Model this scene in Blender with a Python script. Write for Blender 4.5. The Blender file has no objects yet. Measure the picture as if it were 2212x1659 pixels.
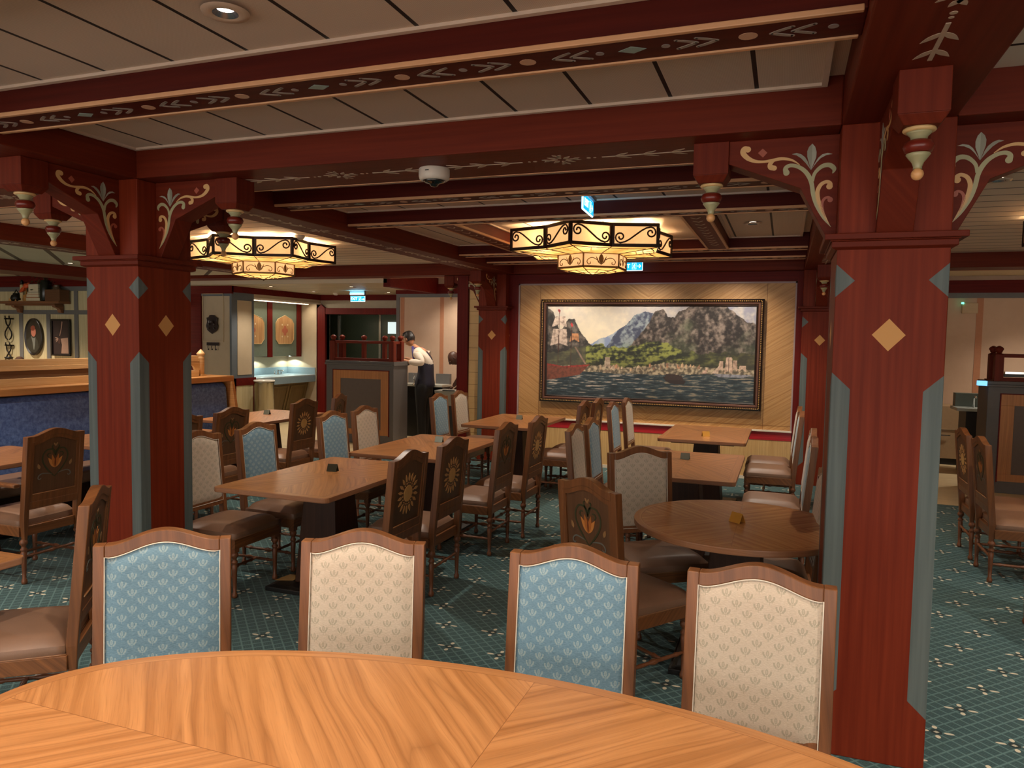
import bpy, bmesh, math, random
from mathutils import Vector, Matrix, noise as mnoise
sc = bpy.context.scene
COL = sc.collection
PI = math.pi
R = math.radians
sin, cos = math.sin, math.cos
random.seed(7)

# ------------------------------------------------------------------ camera
FPX, PITCH, ROLL, YAW, CAMH = 1597.6, 0.0619, 0.0173, -0.3523, 1.70
fw = Vector((sin(YAW), cos(YAW), 0)); rt = Vector((cos(YAW), -sin(YAW), 0)); up = Vector((0, 0, 1))
f2 = fw * cos(PITCH) - up * sin(PITCH); u2 = up * cos(PITCH) + fw * sin(PITCH)
r3 = rt * cos(ROLL) + u2 * sin(ROLL); u3 = u2 * cos(ROLL) - rt * sin(ROLL)
cam = bpy.data.cameras.new('camera'); camo = bpy.data.objects.new('camera', cam); COL.objects.link(camo)
cam.sensor_width = 36.0; cam.sensor_fit = 'HORIZONTAL'; cam.lens = FPX / 2212 * 36.0; cam.clip_start = 0.02
camo.matrix_world = Matrix(((r3.x, u3.x, -f2.x, 0), (r3.y, u3.y, -f2.y, 0), (r3.z, u3.z, -f2.z, CAMH), (0, 0, 0, 1)))
sc.camera = camo

# ------------------------------------------------------------------ world and exposure
sc.view_settings.view_transform = 'Standard'; sc.view_settings.look = 'None'
sc.view_settings.gamma = 1.0; sc.view_settings.use_curve_mapping = False
sc.view_settings.exposure = 0.8
w = bpy.data.worlds.new('world'); sc.world = w; w.use_nodes = True
w.node_tree.nodes['Background'].inputs[0].default_value = (1.0, 0.92, 0.84, 1)
w.node_tree.nodes['Background'].inputs[1].default_value = 1.9   # the rest of the restaurant around us

# lamp colours and powers (the lamps themselves are made with their fittings)
DOWN_COL = (1.0, 0.87, 0.72); DOWN_W = 46.0
GLOW_COL = (1.0, 0.66, 0.34)

# ------------------------------------------------------------------ objects helpers
def link(o, parent=None):
    COL.objects.link(o)
    if parent is not None: o.parent = parent
    return o
def tag(o, label=None, cat=None, group=None, kind=None):
    if label: o['label'] = label
    if cat: o['category'] = cat
    if group: o['group'] = group
    if kind: o['kind'] = kind
    return o
def thing(name, label, cat, loc=(0, 0, 0), rz=0.0, group=None):
    o = bpy.data.objects.new(name, None); o.empty_display_size = 0.05
    link(o); o.location = loc; o.rotation_euler = (0, 0, rz)
    return tag(o, label, cat, group)
def copy_tree(o, parent=None):
    c = o.copy(); COL.objects.link(c)
    if parent is not None: c.parent = parent
    for ch in list(o.children): copy_tree(ch, c)
    return c

class MB:
    def __init__(s): s.v = []; s.f = []; s.m = []; s.M = None; s.sm = []
    def add(s, vs, fs, mi=0, smooth=False):
        b = len(s.v)
        for p in vs:
            p = Vector(p)
            s.v.append(s.M @ p if s.M is not None else p)
        for f in fs: s.f.append([b + i for i in f]); s.m.append(mi); s.sm.append(smooth)
        return s
    def box(s, x0, x1, y0, y1, z0, z1, mi=0):
        vs = [(x0, y0, z0), (x1, y0, z0), (x1, y1, z0), (x0, y1, z0), (x0, y0, z1), (x1, y0, z1), (x1, y1, z1), (x0, y1, z1)]
        return s.add(vs, [(0, 3, 2, 1), (4, 5, 6, 7), (0, 1, 5, 4), (1, 2, 6, 5), (2, 3, 7, 6), (3, 0, 4, 7)], mi)
    def frustum(s, x0, x1, y0, y1, z0, X0, X1, Y0, Y1, z1, mi=0):
        vs = [(x0, y0, z0), (x1, y0, z0), (x1, y1, z0), (x0, y1, z0), (X0, Y0, z1), (X1, Y0, z1), (X1, Y1, z1), (X0, Y1, z1)]
        return s.add(vs, [(0, 3, 2, 1), (4, 5, 6, 7), (0, 1, 5, 4), (1, 2, 6, 5), (2, 3, 7, 6), (3, 0, 4, 7)], mi)
    def lathe(s, prof, c=(0, 0, 0), n=16, mi=0, axis='z', smooth=True):
        # prof: list of (r, h) from bottom to top
        vs = []
        for r, h in prof:
            for i in range(n):
                a = 2 * PI * i / n; x, y = r * cos(a), r * sin(a)
                p = (x, y, h) if axis == 'z' else ((h, x, y) if axis == 'x' else (y, h, x))
                vs.append((p[0] + c[0], p[1] + c[1], p[2] + c[2]))
        fs = []
        for j in range(len(prof) - 1):
            for i in range(n): fs.append((j * n + i, j * n + (i + 1) % n, (j + 1) * n + (i + 1) % n, (j + 1) * n + i))
        fs.append(tuple(reversed(range(n)))); k = (len(prof) - 1) * n; fs.append(tuple(range(k, k + n)))
        return s.add(vs, fs, mi, smooth)
    def tube(s, pts, r, n=8, mi=0, closed=False):
        pts = [Vector(p) for p in pts]; rs = r if isinstance(r, (list, tuple)) else [r] * len(pts)
        vs = []; up0 = None; N = len(pts)
        for i, p in enumerate(pts):
            a = pts[(i - 1) % N] if (closed or i > 0) else p; b = pts[(i + 1) % N] if (closed or i < N - 1) else p
            t = (b - a).normalized()
            if up0 is None: up0 = t.orthogonal().normalized()
            up0 = (up0 - t * up0.dot(t)); up0 = up0.normalized() if up0.length > 1e-6 else t.orthogonal().normalized()
            bi = t.cross(up0)
            for k in range(n):
                a_ = 2 * PI * k / n; vs.append(p + (up0 * cos(a_) + bi * sin(a_)) * rs[i])
        fs = []
        for i in range(N if closed else N - 1):
            j = (i + 1) % N
            for k in range(n): fs.append((i * n + k, i * n + (k + 1) % n, j * n + (k + 1) % n, j * n + k))
        if not closed: fs.append(tuple(reversed(range(n)))); fs.append(tuple(range((N - 1) * n, N * n)))
        return s.add(vs, fs, mi, True)
    def prism(s, poly, t0, t1, plane='xz', mi=0, mi_side=None):
        # poly in 2D extruded along the third axis from t0 to t1
        n = len(poly)
        def P(a, b, t): return {'xz': (a, t, b), 'yz': (t, a, b), 'xy': (a, b, t)}[plane]
        vs = [P(a, b, t0) for a, b in poly] + [P(a, b, t1) for a, b in poly]
        ar = sum(poly[i][0] * poly[(i + 1) % n][1] - poly[(i + 1) % n][0] * poly[i][1] for i in range(n))
        A = list(range(n)); B = list(range(n, 2 * n))
        fl = (ar > 0) != (plane == 'xz')
        if fl: A = A[::-1]
        else: B = B[::-1]
        s.add(vs, [tuple(A), tuple(B)], mi)
        b = len(s.v) - 2 * n
        for i in range(n):
            j = (i + 1) % n
            q = (b + i, b + j, b + n + j, b + n + i)
            s.f.append(list(q if fl else q[::-1])); s.m.append(mi if mi_side is None else mi_side); s.sm.append(False)
        return s
    def sphere(s, c, r, n=12, mi=0, sc3=(1, 1, 1)):
        prof = [(max(1e-4, r * sin(PI * k / n)), -r * cos(PI * k / n)) for k in range(n + 1)]
        vs = []
        for rr, h in prof:
            for i in range(n): a = 2 * PI * i / n; vs.append((c[0] + rr * cos(a) * sc3[0], c[1] + rr * sin(a) * sc3[1], c[2] + h * sc3[2]))
        fs = [(j * n + i, j * n + (i + 1) % n, (j + 1) * n + (i + 1) % n, (j + 1) * n + i) for j in range(n) for i in range(n)]
        return s.add(vs, fs, mi, True)
    def build(s, name, mat, parent=None, bevel=0.0, bseg=2, smooth=None, loc=None):
        me = bpy.data.meshes.new(name); me.from_pydata([tuple(v) for v in s.v], [], s.f)
        mats = mat if isinstance(mat, (list, tuple)) else [mat]
        for m in mats: me.materials.append(m)
        me.polygons.foreach_set('material_index', s.m)
        me.polygons.foreach_set('use_smooth', [True] * len(s.f) if smooth else s.sm)
        me.update()
        o = bpy.data.objects.new(name, me); link(o, parent)
        if loc: o.location = loc
        if bevel:
            b = o.modifiers.new('bevel', 'BEVEL'); b.width = bevel; b.segments = bseg; b.limit_method = 'ANGLE'; b.angle_limit = R(40)
            b.harden_normals = False
        return o
def struct(o, kind='structure'): o['kind'] = kind; return o
def catmull(P, k=6):
    out = []
    for i in range(len(P) - 1):
        p0 = P[max(0, i - 1)]; p1 = P[i]; p2 = P[i + 1]; p3 = P[min(len(P) - 1, i + 2)]
        for j in range(k):
            t = j / k
            out.append(tuple(0.5 * (2 * b + (c - a) * t + (2 * a - 5 * b + 4 * c - d) * t * t + (-a + 3 * b - 3 * c + d) * t ** 3) for a, b, c, d in zip(p0, p1, p2, p3)))
    out.append(tuple(P[-1])); return out
def ribbon(mb, P, t0, t1, plane='xz', mi=0, k=5, cap0=False, cap1=False):
    """variable width painted stroke: P list of (a, b, width)"""
    Q = catmull(P, k); L = []; Rr = []
    for i, (a, b, w_) in enumerate(Q):
        a0, b0, _ = Q[max(0, i - 1)]; a1, b1, _ = Q[min(len(Q) - 1, i + 1)]
        dx, dy = a1 - a0, b1 - b0; l = math.hypot(dx, dy) or 1; nx, ny = -dy / l, dx / l
        h = max(w_, 1e-5) / 2; L.append((a + nx * h, b + ny * h)); Rr.append((a - nx * h, b - ny * h))
    def P3(p, t): return {'xz': (p[0], t, p[1]), 'yz': (t, p[0], p[1]), 'xy': (p[0], p[1], t)}[plane]
    n = len(Q)
    for t in (t1,):
        mb.add([P3(p, t) for p in L] + [P3(p, t) for p in Rr], [(i, i + 1, n + i + 1, n + i) for i in range(n - 1)], mi)
    mb.add([P3(p, t0) for p in L] + [P3(p, t1) for p in L], [(i, i + 1, n + i + 1, n + i) for i in range(n - 1)], mi)
    mb.add([P3(p, t0) for p in Rr] + [P3(p, t1) for p in Rr], [(i, i + 1, n + i + 1, n + i) for i in range(n - 1)], mi)
    for flag, q in ((cap0, Q[0]), (cap1, Q[-1])):
        if flag: disc(mb, q[0], q[1], q[2] * .52, q[2] * .52, t0, t1, plane, mi)
def disc(mb, a, b, ra, rb, t0, t1, plane='xz', mi=0, n=16, rot=0.0):
    poly = []
    for i in range(n):
        th = 2 * PI * i / n; x, y = ra * cos(th), rb * sin(th)
        poly.append((a + x * cos(rot) - y * sin(rot), b + x * sin(rot) + y * cos(rot)))
    mb.prism(poly, t0, t1, plane, mi)
def leaf(mb, a, b, L, W, rot, t0, t1, plane='xz', mi=0, n=6):
    """pointed leaf from (a, b) outwards"""
    up_ = [(L * i / n, W * sin(PI * (i / n) ** .8)) for i in range(n + 1)]
    poly = up_ + [(x, -y) for x, y in reversed(up_[1:-1])]
    mb.prism([(a + x * cos(rot) - y * sin(rot), b + x * sin(rot) + y * cos(rot)) for x, y in poly], t0, t1, plane, mi)
# ------------------------------------------------------------------ node expressions
def lin(c):
    if isinstance(c, str): c = tuple(int(c[i:i + 2], 16) / 255 for i in (0, 2, 4))
    return tuple(x / 12.92 if x <= .04045 else ((x + .055) / 1.055) ** 2.4 for x in c) + (1.0,)
class S:
    nt = None
    def __init__(s, sock): s.s = sock
    @staticmethod
    def op(o, *a):
        n = S.nt.nodes.new('ShaderNodeMath'); n.operation = o
        for i, x in enumerate(a):
            if isinstance(x, S): S.nt.links.new(x.s, n.inputs[i])
            else: n.inputs[i].default_value = x
        return S(n.outputs[0])
    def __add__(s, o): return S.op('ADD', s, o)
    __radd__ = __add__
    def __sub__(s, o): return S.op('SUBTRACT', s, o)
    def __rsub__(s, o): return S.op('SUBTRACT', o, s)
    def __mul__(s, o): return S.op('MULTIPLY', s, o)
    __rmul__ = __mul__
    def __truediv__(s, o): return S.op('DIVIDE', s, o)
    def __lt__(s, o): return S.op('LESS_THAN', s, o)
    def __gt__(s, o): return S.op('GREATER_THAN', s, o)
    def __pow__(s, o): return S.op('POWER', s, o)
def sabs(a): return S.op('ABSOLUTE', a)
def smin(a, b): return S.op('MINIMUM', a, b)
def smax(a, b): return S.op('MAXIMUM', a, b)
def sfr(a): return S.op('FRACT', a)
def ssin(a): return S.op('SINE', a)
def ssq(a): return a * a
def ssqrt(a): return S.op('SQRT', a)
def pp(a, p): return sabs(sfr(a / p + .5) - .5) * p      # distance to the nearest multiple of p
def wrap(a, p): return (sfr(a / p + .5) - .5) * p         # signed offset from the nearest multiple
def xyz(kind='Object'):
    n = S.nt.nodes.new('ShaderNodeTexCoord'); q = S.nt.nodes.new('ShaderNodeSeparateXYZ'); S.nt.links.new(n.outputs[kind], q.inputs[0])
    return S(q.outputs[0]), S(q.outputs[1]), S(q.outputs[2])
def wpos():
    n = S.nt.nodes.new('ShaderNodeNewGeometry'); q = S.nt.nodes.new('ShaderNodeSeparateXYZ'); S.nt.links.new(n.outputs['Position'], q.inputs[0])
    return S(q.outputs[0]), S(q.outputs[1]), S(q.outputs[2])
def vec(x, y, z):
    n = S.nt.nodes.new('ShaderNodeCombineXYZ')
    for i, a in enumerate((x, y, z)):
        if isinstance(a, S): S.nt.links.new(a.s, n.inputs[i])
        else: n.inputs[i].default_value = a
    return n.outputs[0]
def noise(v, scale=1.0, detail=2.0, rough=.5, dist=0.0):
    n = S.nt.nodes.new('ShaderNodeTexNoise'); S.nt.links.new(v, n.inputs['Vector'])
    n.inputs['Scale'].default_value = scale; n.inputs['Detail'].default_value = detail; n.inputs['Roughness'].default_value = rough; n.inputs['Distortion'].default_value = dist
    return S(n.outputs[0])
def voro(v, scale=1.0, feature='DISTANCE_TO_EDGE'):
    n = S.nt.nodes.new('ShaderNodeTexVoronoi'); n.feature = feature; S.nt.links.new(v, n.inputs['Vector']); n.inputs['Scale'].default_value = scale
    return S(n.outputs[0])
def C(fac, a, b):
    n = S.nt.nodes.new('ShaderNodeMix'); n.data_type = 'RGBA'; n.clamp_factor = True
    if isinstance(fac, S): S.nt.links.new(fac.s, n.inputs[0])
    else: n.inputs[0].default_value = fac
    for i, c in ((6, a), (7, b)):
        if isinstance(c, bpy.types.NodeSocket): S.nt.links.new(c, n.inputs[i])
        else: n.inputs[i].default_value = lin(c)
    return n.outputs[2]
MATS = {}
def mat(name, fn=None, color=None, rough=.5, metal=0.0, spec=.5, emit=None, estr=0.0, coat=0.0, sheen=0.0):
    if name in MATS: return MATS[name]
    m = bpy.data.materials.new(name); m.use_nodes = True; nt = m.node_tree; S.nt = nt
    b = nt.nodes['Principled BSDF']
    b.inputs['Roughness'].default_value = rough; b.inputs['Metallic'].default_value = metal; b.inputs['Specular IOR Level'].default_value = spec
    b.inputs['Coat Weight'].default_value = coat; b.inputs['Sheen Weight'].default_value = sheen
    if color is not None:
        # a faint mottling so no surface is a dead flat colour
        x, y, z = xyz(); n_ = noise(vec(x, y, z), 22.0, 3.0)
        c0 = lin(color); k = .90
        mixn = nt.nodes.new('ShaderNodeMix'); mixn.data_type = 'RGBA'; nt.links.new(n_.s, mixn.inputs[0])
        mixn.inputs[6].default_value = (c0[0] * k, c0[1] * k, c0[2] * k, 1); mixn.inputs[7].default_value = (min(1, c0[0] * 1.08), min(1, c0[1] * 1.08), min(1, c0[2] * 1.08), 1)
        nt.links.new(mixn.outputs[2], b.inputs['Base Color'])
    if emit is not None:
        b.inputs['Emission Color'].default_value = lin(emit); b.inputs['Emission Strength'].default_value = estr
    if fn is not None:
        r = fn()
        if not isinstance(r, dict): r = {'c': r}
        nt.links.new(r['c'], b.inputs['Base Color'])
        if 'r' in r: nt.links.new(r['r'].s, b.inputs['Roughness'])
        if 'h' in r:
            bp = nt.nodes.new('ShaderNodeBump'); bp.inputs['Strength'].default_value = r.get('hs', .3); bp.inputs['Distance'].default_value = r.get('hd', .003)
            nt.links.new(r['h'].s, bp.inputs['Height']); nt.links.new(bp.outputs[0], b.inputs['Normal'])
        if 'e' in r: nt.links.new(r['e'], b.inputs['Emission Color']); b.inputs['Emission Strength'].default_value = r.get('es', 1.0)
    MATS[name] = m; return m

def woodc(ac, al, dark, mid, light, f=60.0, seed=0.0, fine=260.0, bold=.5):
    """ac: across the grain (m), al: along the grain (m)"""
    warp = noise(vec(ac * 5.0, al * 1.1, seed), 1.0, 2.0) * .085 + noise(vec(ac * 16, al * 3, seed + 5), 1.0, 2.0) * .014
    u = ac + warp
    st = noise(vec(u * f, al * .6, seed + 2), 1.0, 3.0, .6)
    fi = noise(vec(u * fine, al * 7, seed + 9), 1.0, 2.0)
    ln = S.op('POWER', sabs(ssin(noise(vec(u * 9, al * .25, seed + 3), 1.0, 1.0) * 34.0)), .35)
    base = C((st - .36) * 3.2, mid, light)
    base = C((1.0 - ln) * bold, base, dark)
    return C((fi - .5) * 1.1, base, dark)

# painted red timber with a faint vertical grain
def f_red(c1='6e2815', c2='5b1d0e', axis='z', fr=40):
    def f():
        x, y, z = xyz(); a = {'z': z, 'x': x, 'y': y}[axis]; o = {'z': x + y, 'x': y + z, 'y': x + z}[axis]
        n = noise(vec(o * fr, a * 1.2, 0.0), 1.0, 3.0)
        return {'c': C((n - .3) * 2.2, c2, c1), 'h': n, 'hs': .12}
    return f
RED_Z = mat('red_painted_timber_upright', f_red(axis='z'), rough=.5, spec=.15)
RED_X = mat('red_painted_timber_lateral', f_red(axis='x'), rough=.5, spec=.15)
RED_Y = mat('red_painted_timber_lengthwise', f_red(axis='y'), rough=.5, spec=.15)
CRIM = mat('crimson_painted_trim', f_red('6b1a14', '57120d', 'x'), rough=.5, spec=.15)
CRIMZ = mat('crimson_painted_upright', f_red('6b1a14', '57120d', 'z'), rough=.5, spec=.15)
CRIMBRIGHT = mat('bright_crimson_band', f_red('c0242e', 'a01a22', 'x'), rough=.38)
TAN = mat('tan_moulding', color='c8946a', rough=.45)
def f_pillar():
    x, y, z = xyz()
    ax, ay = sabs(x), sabs(y); h = smin(ax, ay); e = .2 - h
    n = noise(vec((x + y) * 40, z * 1.2, 0.0), 1.0, 3.0)
    red = C((n - .3) * 2.2, '68210e', '803018')
    gold = (h / .060 + sabs(z - 1.738) / .064) < 1.0
    dia = (e / .070 + sabs(z - 1.952) / .066) < 1.0
    strip = (e < smin(smin((1.585 - z) * 1.05, (z - .212) * 1.05), .070))
    grey = smax(dia, strip)
    c = C(grey, red, C((n - .3) * 2, '56605f', '6b7371')); c = C(gold, c, 'cf9a5e')
    return {'c': c, 'h': n, 'hs': .10}
PILLAR = mat('pillar_paint', f_pillar, rough=.5, spec=.15)
GREY = mat('slate_grey_paint', color='6d6b69', rough=.5)
GREYD = mat('dark_slate_paint', color='55504c', rough=.5)
GREYB = mat('blue_slate_paint', color='62696f', rough=.5)
BLUEGREY = mat('blue_grey_paint', color='63727c', rough=.5)
CREAMP = mat('cream_enamel', color='d8b37c', rough=.35)
SAGE = mat('sage_enamel', color='a5a079', rough=.35)
SAGED = mat('grey_sage_enamel', color='8c8a78', rough=.4)
GOLDP = mat('gold_ochre_paint', color='d2a56c', rough=.45)
PINKP = mat('dusty_rose_paint', color='a2523c', rough=.45)
VINE = mat('vine_paint', color='b59c86', rough=.5)
BULB = mat('turned_wood_red', color='6e2014', rough=.3)
PEACH = mat('peach_knob', color='e2a86e', rough=.35)
def f_ceil(axis, p, off, wd, c1='e6d3c0', c2='dcc7b3', bold2=False, perf=True, grc='1d0f0a'):
    def f():
        x, y, z = wpos(); a = x if axis == 'x' else (y if axis == 'y' else (x + y * 1.05) * .69)
        d = pp(a - off, p)
        per = smin(pp(x, .006), pp(y, .006)) * 300.0
        gr = d < wd
        if bold2: gr = smax(gr, (pp(a - off - p / 2, p) < wd * .4) * .7)
        n = noise(vec(x, y, z), 3.0, 2.0)
        c = C(per, 'c0a894', C(n, c2, c1)) if perf else C(n, c2, c1)
        c = C(gr, c, grc)
        return {'c': c, 'h': 1.0 - gr, 'hs': .5, 'hd': .01}
    return f
CEIL_C = mat('perforated_ceiling_panel_centre', f_ceil('x', .347, -.147, .0085), rough=.6)
CEIL_S = mat('slatted_ceiling_side', f_ceil('y', .243, 4.482, .0095, perf=False), rough=.55)
CEIL_B = mat('slatted_ceiling_back', f_ceil('y', .15, 0.0, .022, 'd6c6aa', 'cab797', perf=False, grc='5a4834'), rough=.5)
CEIL_P = mat('plain_ceiling_plaster', color='cfc0a8', rough=.7)
CEIL_W = mat('wide_panel_ceiling', f_ceil('d', .47, -.1, .030, 'd3c6ac', 'c8ba9f', perf=False, grc='4a3524'), rough=.6)

def f_carpet():
    x, y, z = wpos()
    a, b = .2952, .544
    def motif(px, py):
        pet1 = (ssq((sabs(px) - .050) / .021) + ssq(py / .0082)) < 1.0
        pet2 = (ssq(px / .0105) + ssq((sabs(py) - .043) / .0140)) < 1.0
        mid = (sabs(px) / .013 + sabs(py) / .011) < 1.0
        dk = (ssq(px / .024) + ssq(py / .024)) < 1.0
        return smax(smax(pet1, pet2), mid * .75), dk
    A1, D1 = motif(wrap(x - .837, a), wrap(y - 3.894, b))
    A2, D2 = motif(wrap(x - .837 - a / 2, a), wrap(y - 3.894 - b / 2, b))
    s, t = (x + y) * .7071, (x - y) * .7071
    p = .052
    ch = smax(pp(s, p), pp(t, p))              # distance from cell centre (square rings)
    g = smin(p / 2 - smax(pp(s, p), 0.0), p / 2 - smax(pp(t, p), 0.0))
    rings = sfr(ch / .0086)
    gap = ch > .0225
    wv = noise(vec(x * 380, y * 380, 0.0), 1.0, 1.0)
    var = noise(vec(x, y, 0.0), 1.6, 2.0)
    c = C((rings > .52), '3a585b', '26403f')
    c = C(gap, c, '638482')
    c = C(wv * .55, c, '34545a')
    c = C((var - .5) * .7, c, '4c6e6c')
    c = C(smax(D1, D2), c, '1b2f30')
    c = C(smax(A1, A2), c, 'd3cbb4')
    return {'c': c, 'h': wv + (rings > .52) * .5, 'hs': .35, 'hd': .004}
CARPET = mat('teal_patterned_carpet', f_carpet, rough=.95, spec=.15, sheen=.15)
def f_palefloor():
    x, y, z = wpos()
    return {'c': woodc(y, x, 'a08258', 'd3bd92', 'e2cfa8', 90, 1.0)}
PALEFLOOR = mat('pale_plank_floor', f_palefloor, rough=.4)

def f_ttop(hx, hy, kind):
    def f():
        x, y, z = xyz(); ax, ay = sabs(x), sabs(y)
        if kind == 'rect':
            d = smin(hx - ax, hy - ay); vert = (hx - ax) < (hy - ay); bw = .052
            k = math.atan2(hy, hx)
        else:
            q = ssq(x / hx) + ssq(y / hy); d = (1.0 - q) / (ssqrt(ssq(x / hx / hx) + ssq(y / hy / hy)) * 2.0 + 1e-4); bw = .040; k = R(45)
        quad = (x > 0) * 3.7 + (y > 0) * 7.3
        ac = ax * sin(k) - ay * cos(k); al = ax * cos(k) + ay * sin(k)
        n_ac = ac + quad
        main = woodc(n_ac, al, '70421f', 'a66f40', 'c48a56', 26 if kind == 'oval' and hx > 1 else 40, 3.0, fine=320, bold=.55 if hx > 1 else (.35 if kind == 'oval' else .8))
        band = woodc(d, (x + y) * 1.0, '6d442c', 'a46d40', 'bb8452', 70, 6.0, bold=.3)
        isb = d < bw
        c = C(isb, main, band)
        seam = smax(smax(ax < .0010, ay < .0010) * (1.0 - isb), sabs(d - bw) < .0012)
        c = C(seam * .65, c, '6f3f20')
        return {'c': c, 'h': 1.0 - seam, 'hs': .1}
    return f
TT_RECT = mat('table_veneer_rectangular', f_ttop(.415, .65, 'rect'), rough=.30)
TT_OVAL = mat('table_veneer_oval', f_ttop(1.27, .635, 'oval'), rough=.33, spec=.4)
TT_ROUND = mat('table_veneer_round', f_ttop(.54, .54, 'oval'), rough=.27)
def f_wood(ac, al, d, m, l, fr=60, bold=.3, seed=0.0):
    def f():
        x, y, z = xyz(); E = {'x': x, 'y': y, 'z': z, 'xy': x + y, 'yz': y + z, 'xz': x + z}
        return {'c': woodc(E[ac], E[al], d, m, l, fr, seed, bold=bold)}
    return f
CHW = mat('chair_walnut', f_wood('xy', 'z', '4a2c1a', '6a4124', '85532e', 45, .18), rough=.36)
CHW_X = mat('chair_walnut_rail', f_wood('yz', 'x', '4a2c1a', '6c4326', '885630', 45, .18), rough=.36)
CHP = mat('chair_back_panel_wood', f_wood('x', 'z', '442c1c', '5c3d27', '6a4930', 60, .15), rough=.38)
DARKW = mat('dark_walnut_pedestal', f_wood('xy', 'z', '22120a', '371e11', '432716', 50, .3), rough=.5, spec=.25)
OAKO = mat('orange_oak_veneer', f_wood('x', 'z', '7a4a1c', 'a3682c', 'b87a38', 60, .3), rough=.45)
EDGEW = mat('table_edge_wood', f_wood('z', 'xy', '75482f', '966444', 'a87654', 80, .3), rough=.35)
LEATH = mat('brown_leather', lambda: (lambda x, y, z: {'c': C(noise(vec(x, y, z), 6, 3), '775844', '93705a'), 'h': noise(vec(x, y, z), 160, 2), 'hs': .15, 'hd': .002})(*xyz()), rough=.45)
OAKL = mat('honey_oak', f_wood('z', 'y', '7d5128', 'a3713e', 'b98650', 60, .35), rough=.4)
OAKP = mat('pale_oak', f_wood('z', 'y', 'a57a45', 'c9a06a', 'd9b685', 60, .3), rough=.45)
def fabric(base, base2, mot, seed):
    def f():
        x, y, z = xyz()
        a, b = .0620, .0540
        def tul(px, pz):
            px = px / 1.04; pz = pz / 1.04
            r = ssqrt(ssq(px / 1.05) + ssq(pz + .0))
            bud = (ssq(px / .0042) + ssq((pz - .0035) / .0085)) < 1.0
            budin = (ssq(px / .0020) + ssq((pz - .0035) / .0052)) < 1.0
            rr = ssqrt(ssq(px) + ssq(pz - .0045))
            cres = (rr > .0090) * (rr < .0140) * (pz < .0075) * (pz > -.0075) * (sabs(px) > .0038)
            stem = (sabs(px) < .0010) * (pz < -.006) * (pz > -.0165)
            bar = (sabs(pz + .0085) < .0011) * (sabs(px) < .0085)
            return smax(smax(bud * (1.0 - budin * .5), cres), smax(stem, bar) * .8)
        m = smax(tul(wrap(x, a), wrap(z, b)), tul(wrap(x - a / 2, a), wrap(z - b / 2, b)))
        th = noise(vec(x * 110, y * 50, z * 900), 1.0, 2.0)
        th2 = noise(vec(x * 900, y * 50, z * 160), 1.0, 1.0)
        c = C((th - .30) * 2.4 * (.55 + th2 * .9), base2, base)
        c = C(m * (.30 + th * .50), c, mot)
        return {'c': c, 'h': th + th2 * .4, 'hs': .25, 'hd': .002}
    return f
FAB_B = mat('blue_tulip_damask', fabric('7599ae', '54798c', 'a9bab8', 1), rough=.62, sheen=.3)
FAB_C = mat('cream_tulip_damask', fabric('d2c3b0', 'bbab96', '8f8a74', 2), rough=.62, sheen=.3)
PIPE = mat('cream_piping', color='d9d0c0', rough=.5)
BRONZE = mat('blackened_bronze', color='33241a', rough=.45, metal=.6)
BRONZE2 = mat('aged_brass', color='6b5330', rough=.45, metal=.6)
CHROME = mat('chrome', color='d6d8d8', rough=.12, metal=1.0)
STEEL = mat('brushed_steel', lambda: (lambda x, y, z: {'c': C(noise(vec(x * 40, y * 40, z * 2), 1, 2), '8d8574', 'b0a894')})(*xyz()), rough=.22, metal=1.0)
BLACK = mat('black_plastic', color='141210', rough=.4)
WHITE = mat('white_plastic', color='cfc2b4', rough=.45)
GLASSD = mat('dark_glass_dome', color='0d0b0a', rough=.06, coat=1.0)
NAVYS = mat('blue_banquette_vinyl', lambda: (lambda x, y, z: {'c': C((noise(vec(x, y, z), 28, 4, .7) - .4) * 3, '3e588e', '6a88c0'), 'h': noise(vec(x, y, z), 28, 4), 'hs': .2})(*xyz()), rough=.42)
PLY_B = mat('pale_boarding', f_wood('xy', 'z', '9a8a5c', 'c2b287', 'd8cba4', 50, .3), rough=.55)
def f_chev():
    x, y, z = wpos(); hx = sabs(x + 1.68)
    ac = (z * .84 - hx * .54); al = (z * .54 + hx * .84)
    c = woodc(ac, al + (x > -1.68) * 3.1, '7a5226', 'a87943', 'c39860', 60, 8.0, bold=.35)
    fr = smax(smax(sabs(x + 3.15) < .003, sabs(x + .225) < .003) * (z < 3), sabs(z - .675) < .003)
    st = (pp(ac, .19) < .0016) * .5
    return {'c': C(smax(fr, st), c, '7a4d22')}
CHEV = mat('chevron_veneer', f_chev, rough=.45)
PLYV = mat('vertical_oak_veneer', f_wood('x', 'z', 'a37a48', 'c8a068', 'd8b57c', 60, .35), rough=.45)
LAP = mat('cream_shiplap', lambda: (lambda x, y, z: {'c': C((pp(z - .176, .172) < .003), C(noise(vec(x * 2, y, z * 30), 1, 3), 'cfa96c', 'dcbb82'), '9b7440'), 'h': 1.0 - (pp(z - .176, .172) < .004), 'hs': .5})(*wpos()), rough=.5)
WALLP = mat('blush_wallcovering', lambda: (lambda x, y, z: {'c': C(noise(vec(x, y, z), 5, 5, .65), 'c6a78e', 'd6bba2'), 'h': noise(vec(x, y, z), 60, 2), 'hs': .1})(*wpos()), rough=.75)
BEIGEW = mat('beige_wallcovering', lambda: (lambda x, y, z: {'c': C(noise(vec(x, y, z), 6, 4, .6), 'b5a286', 'c6b498')})(*wpos()), rough=.7)
STRIP = mat('terracotta_strip', color='bd8462', rough=.6)
BLUECTR = mat('blue_grey_laminate', color='82949c', rough=.35)
GREENG = mat('grey_green_panel', color='6f7a6c', rough=.5)
EXITB = mat('cyan_sign_glow', emit='0aa0e8', estr=.9, color='0aa0e8', rough=.3)
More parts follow.
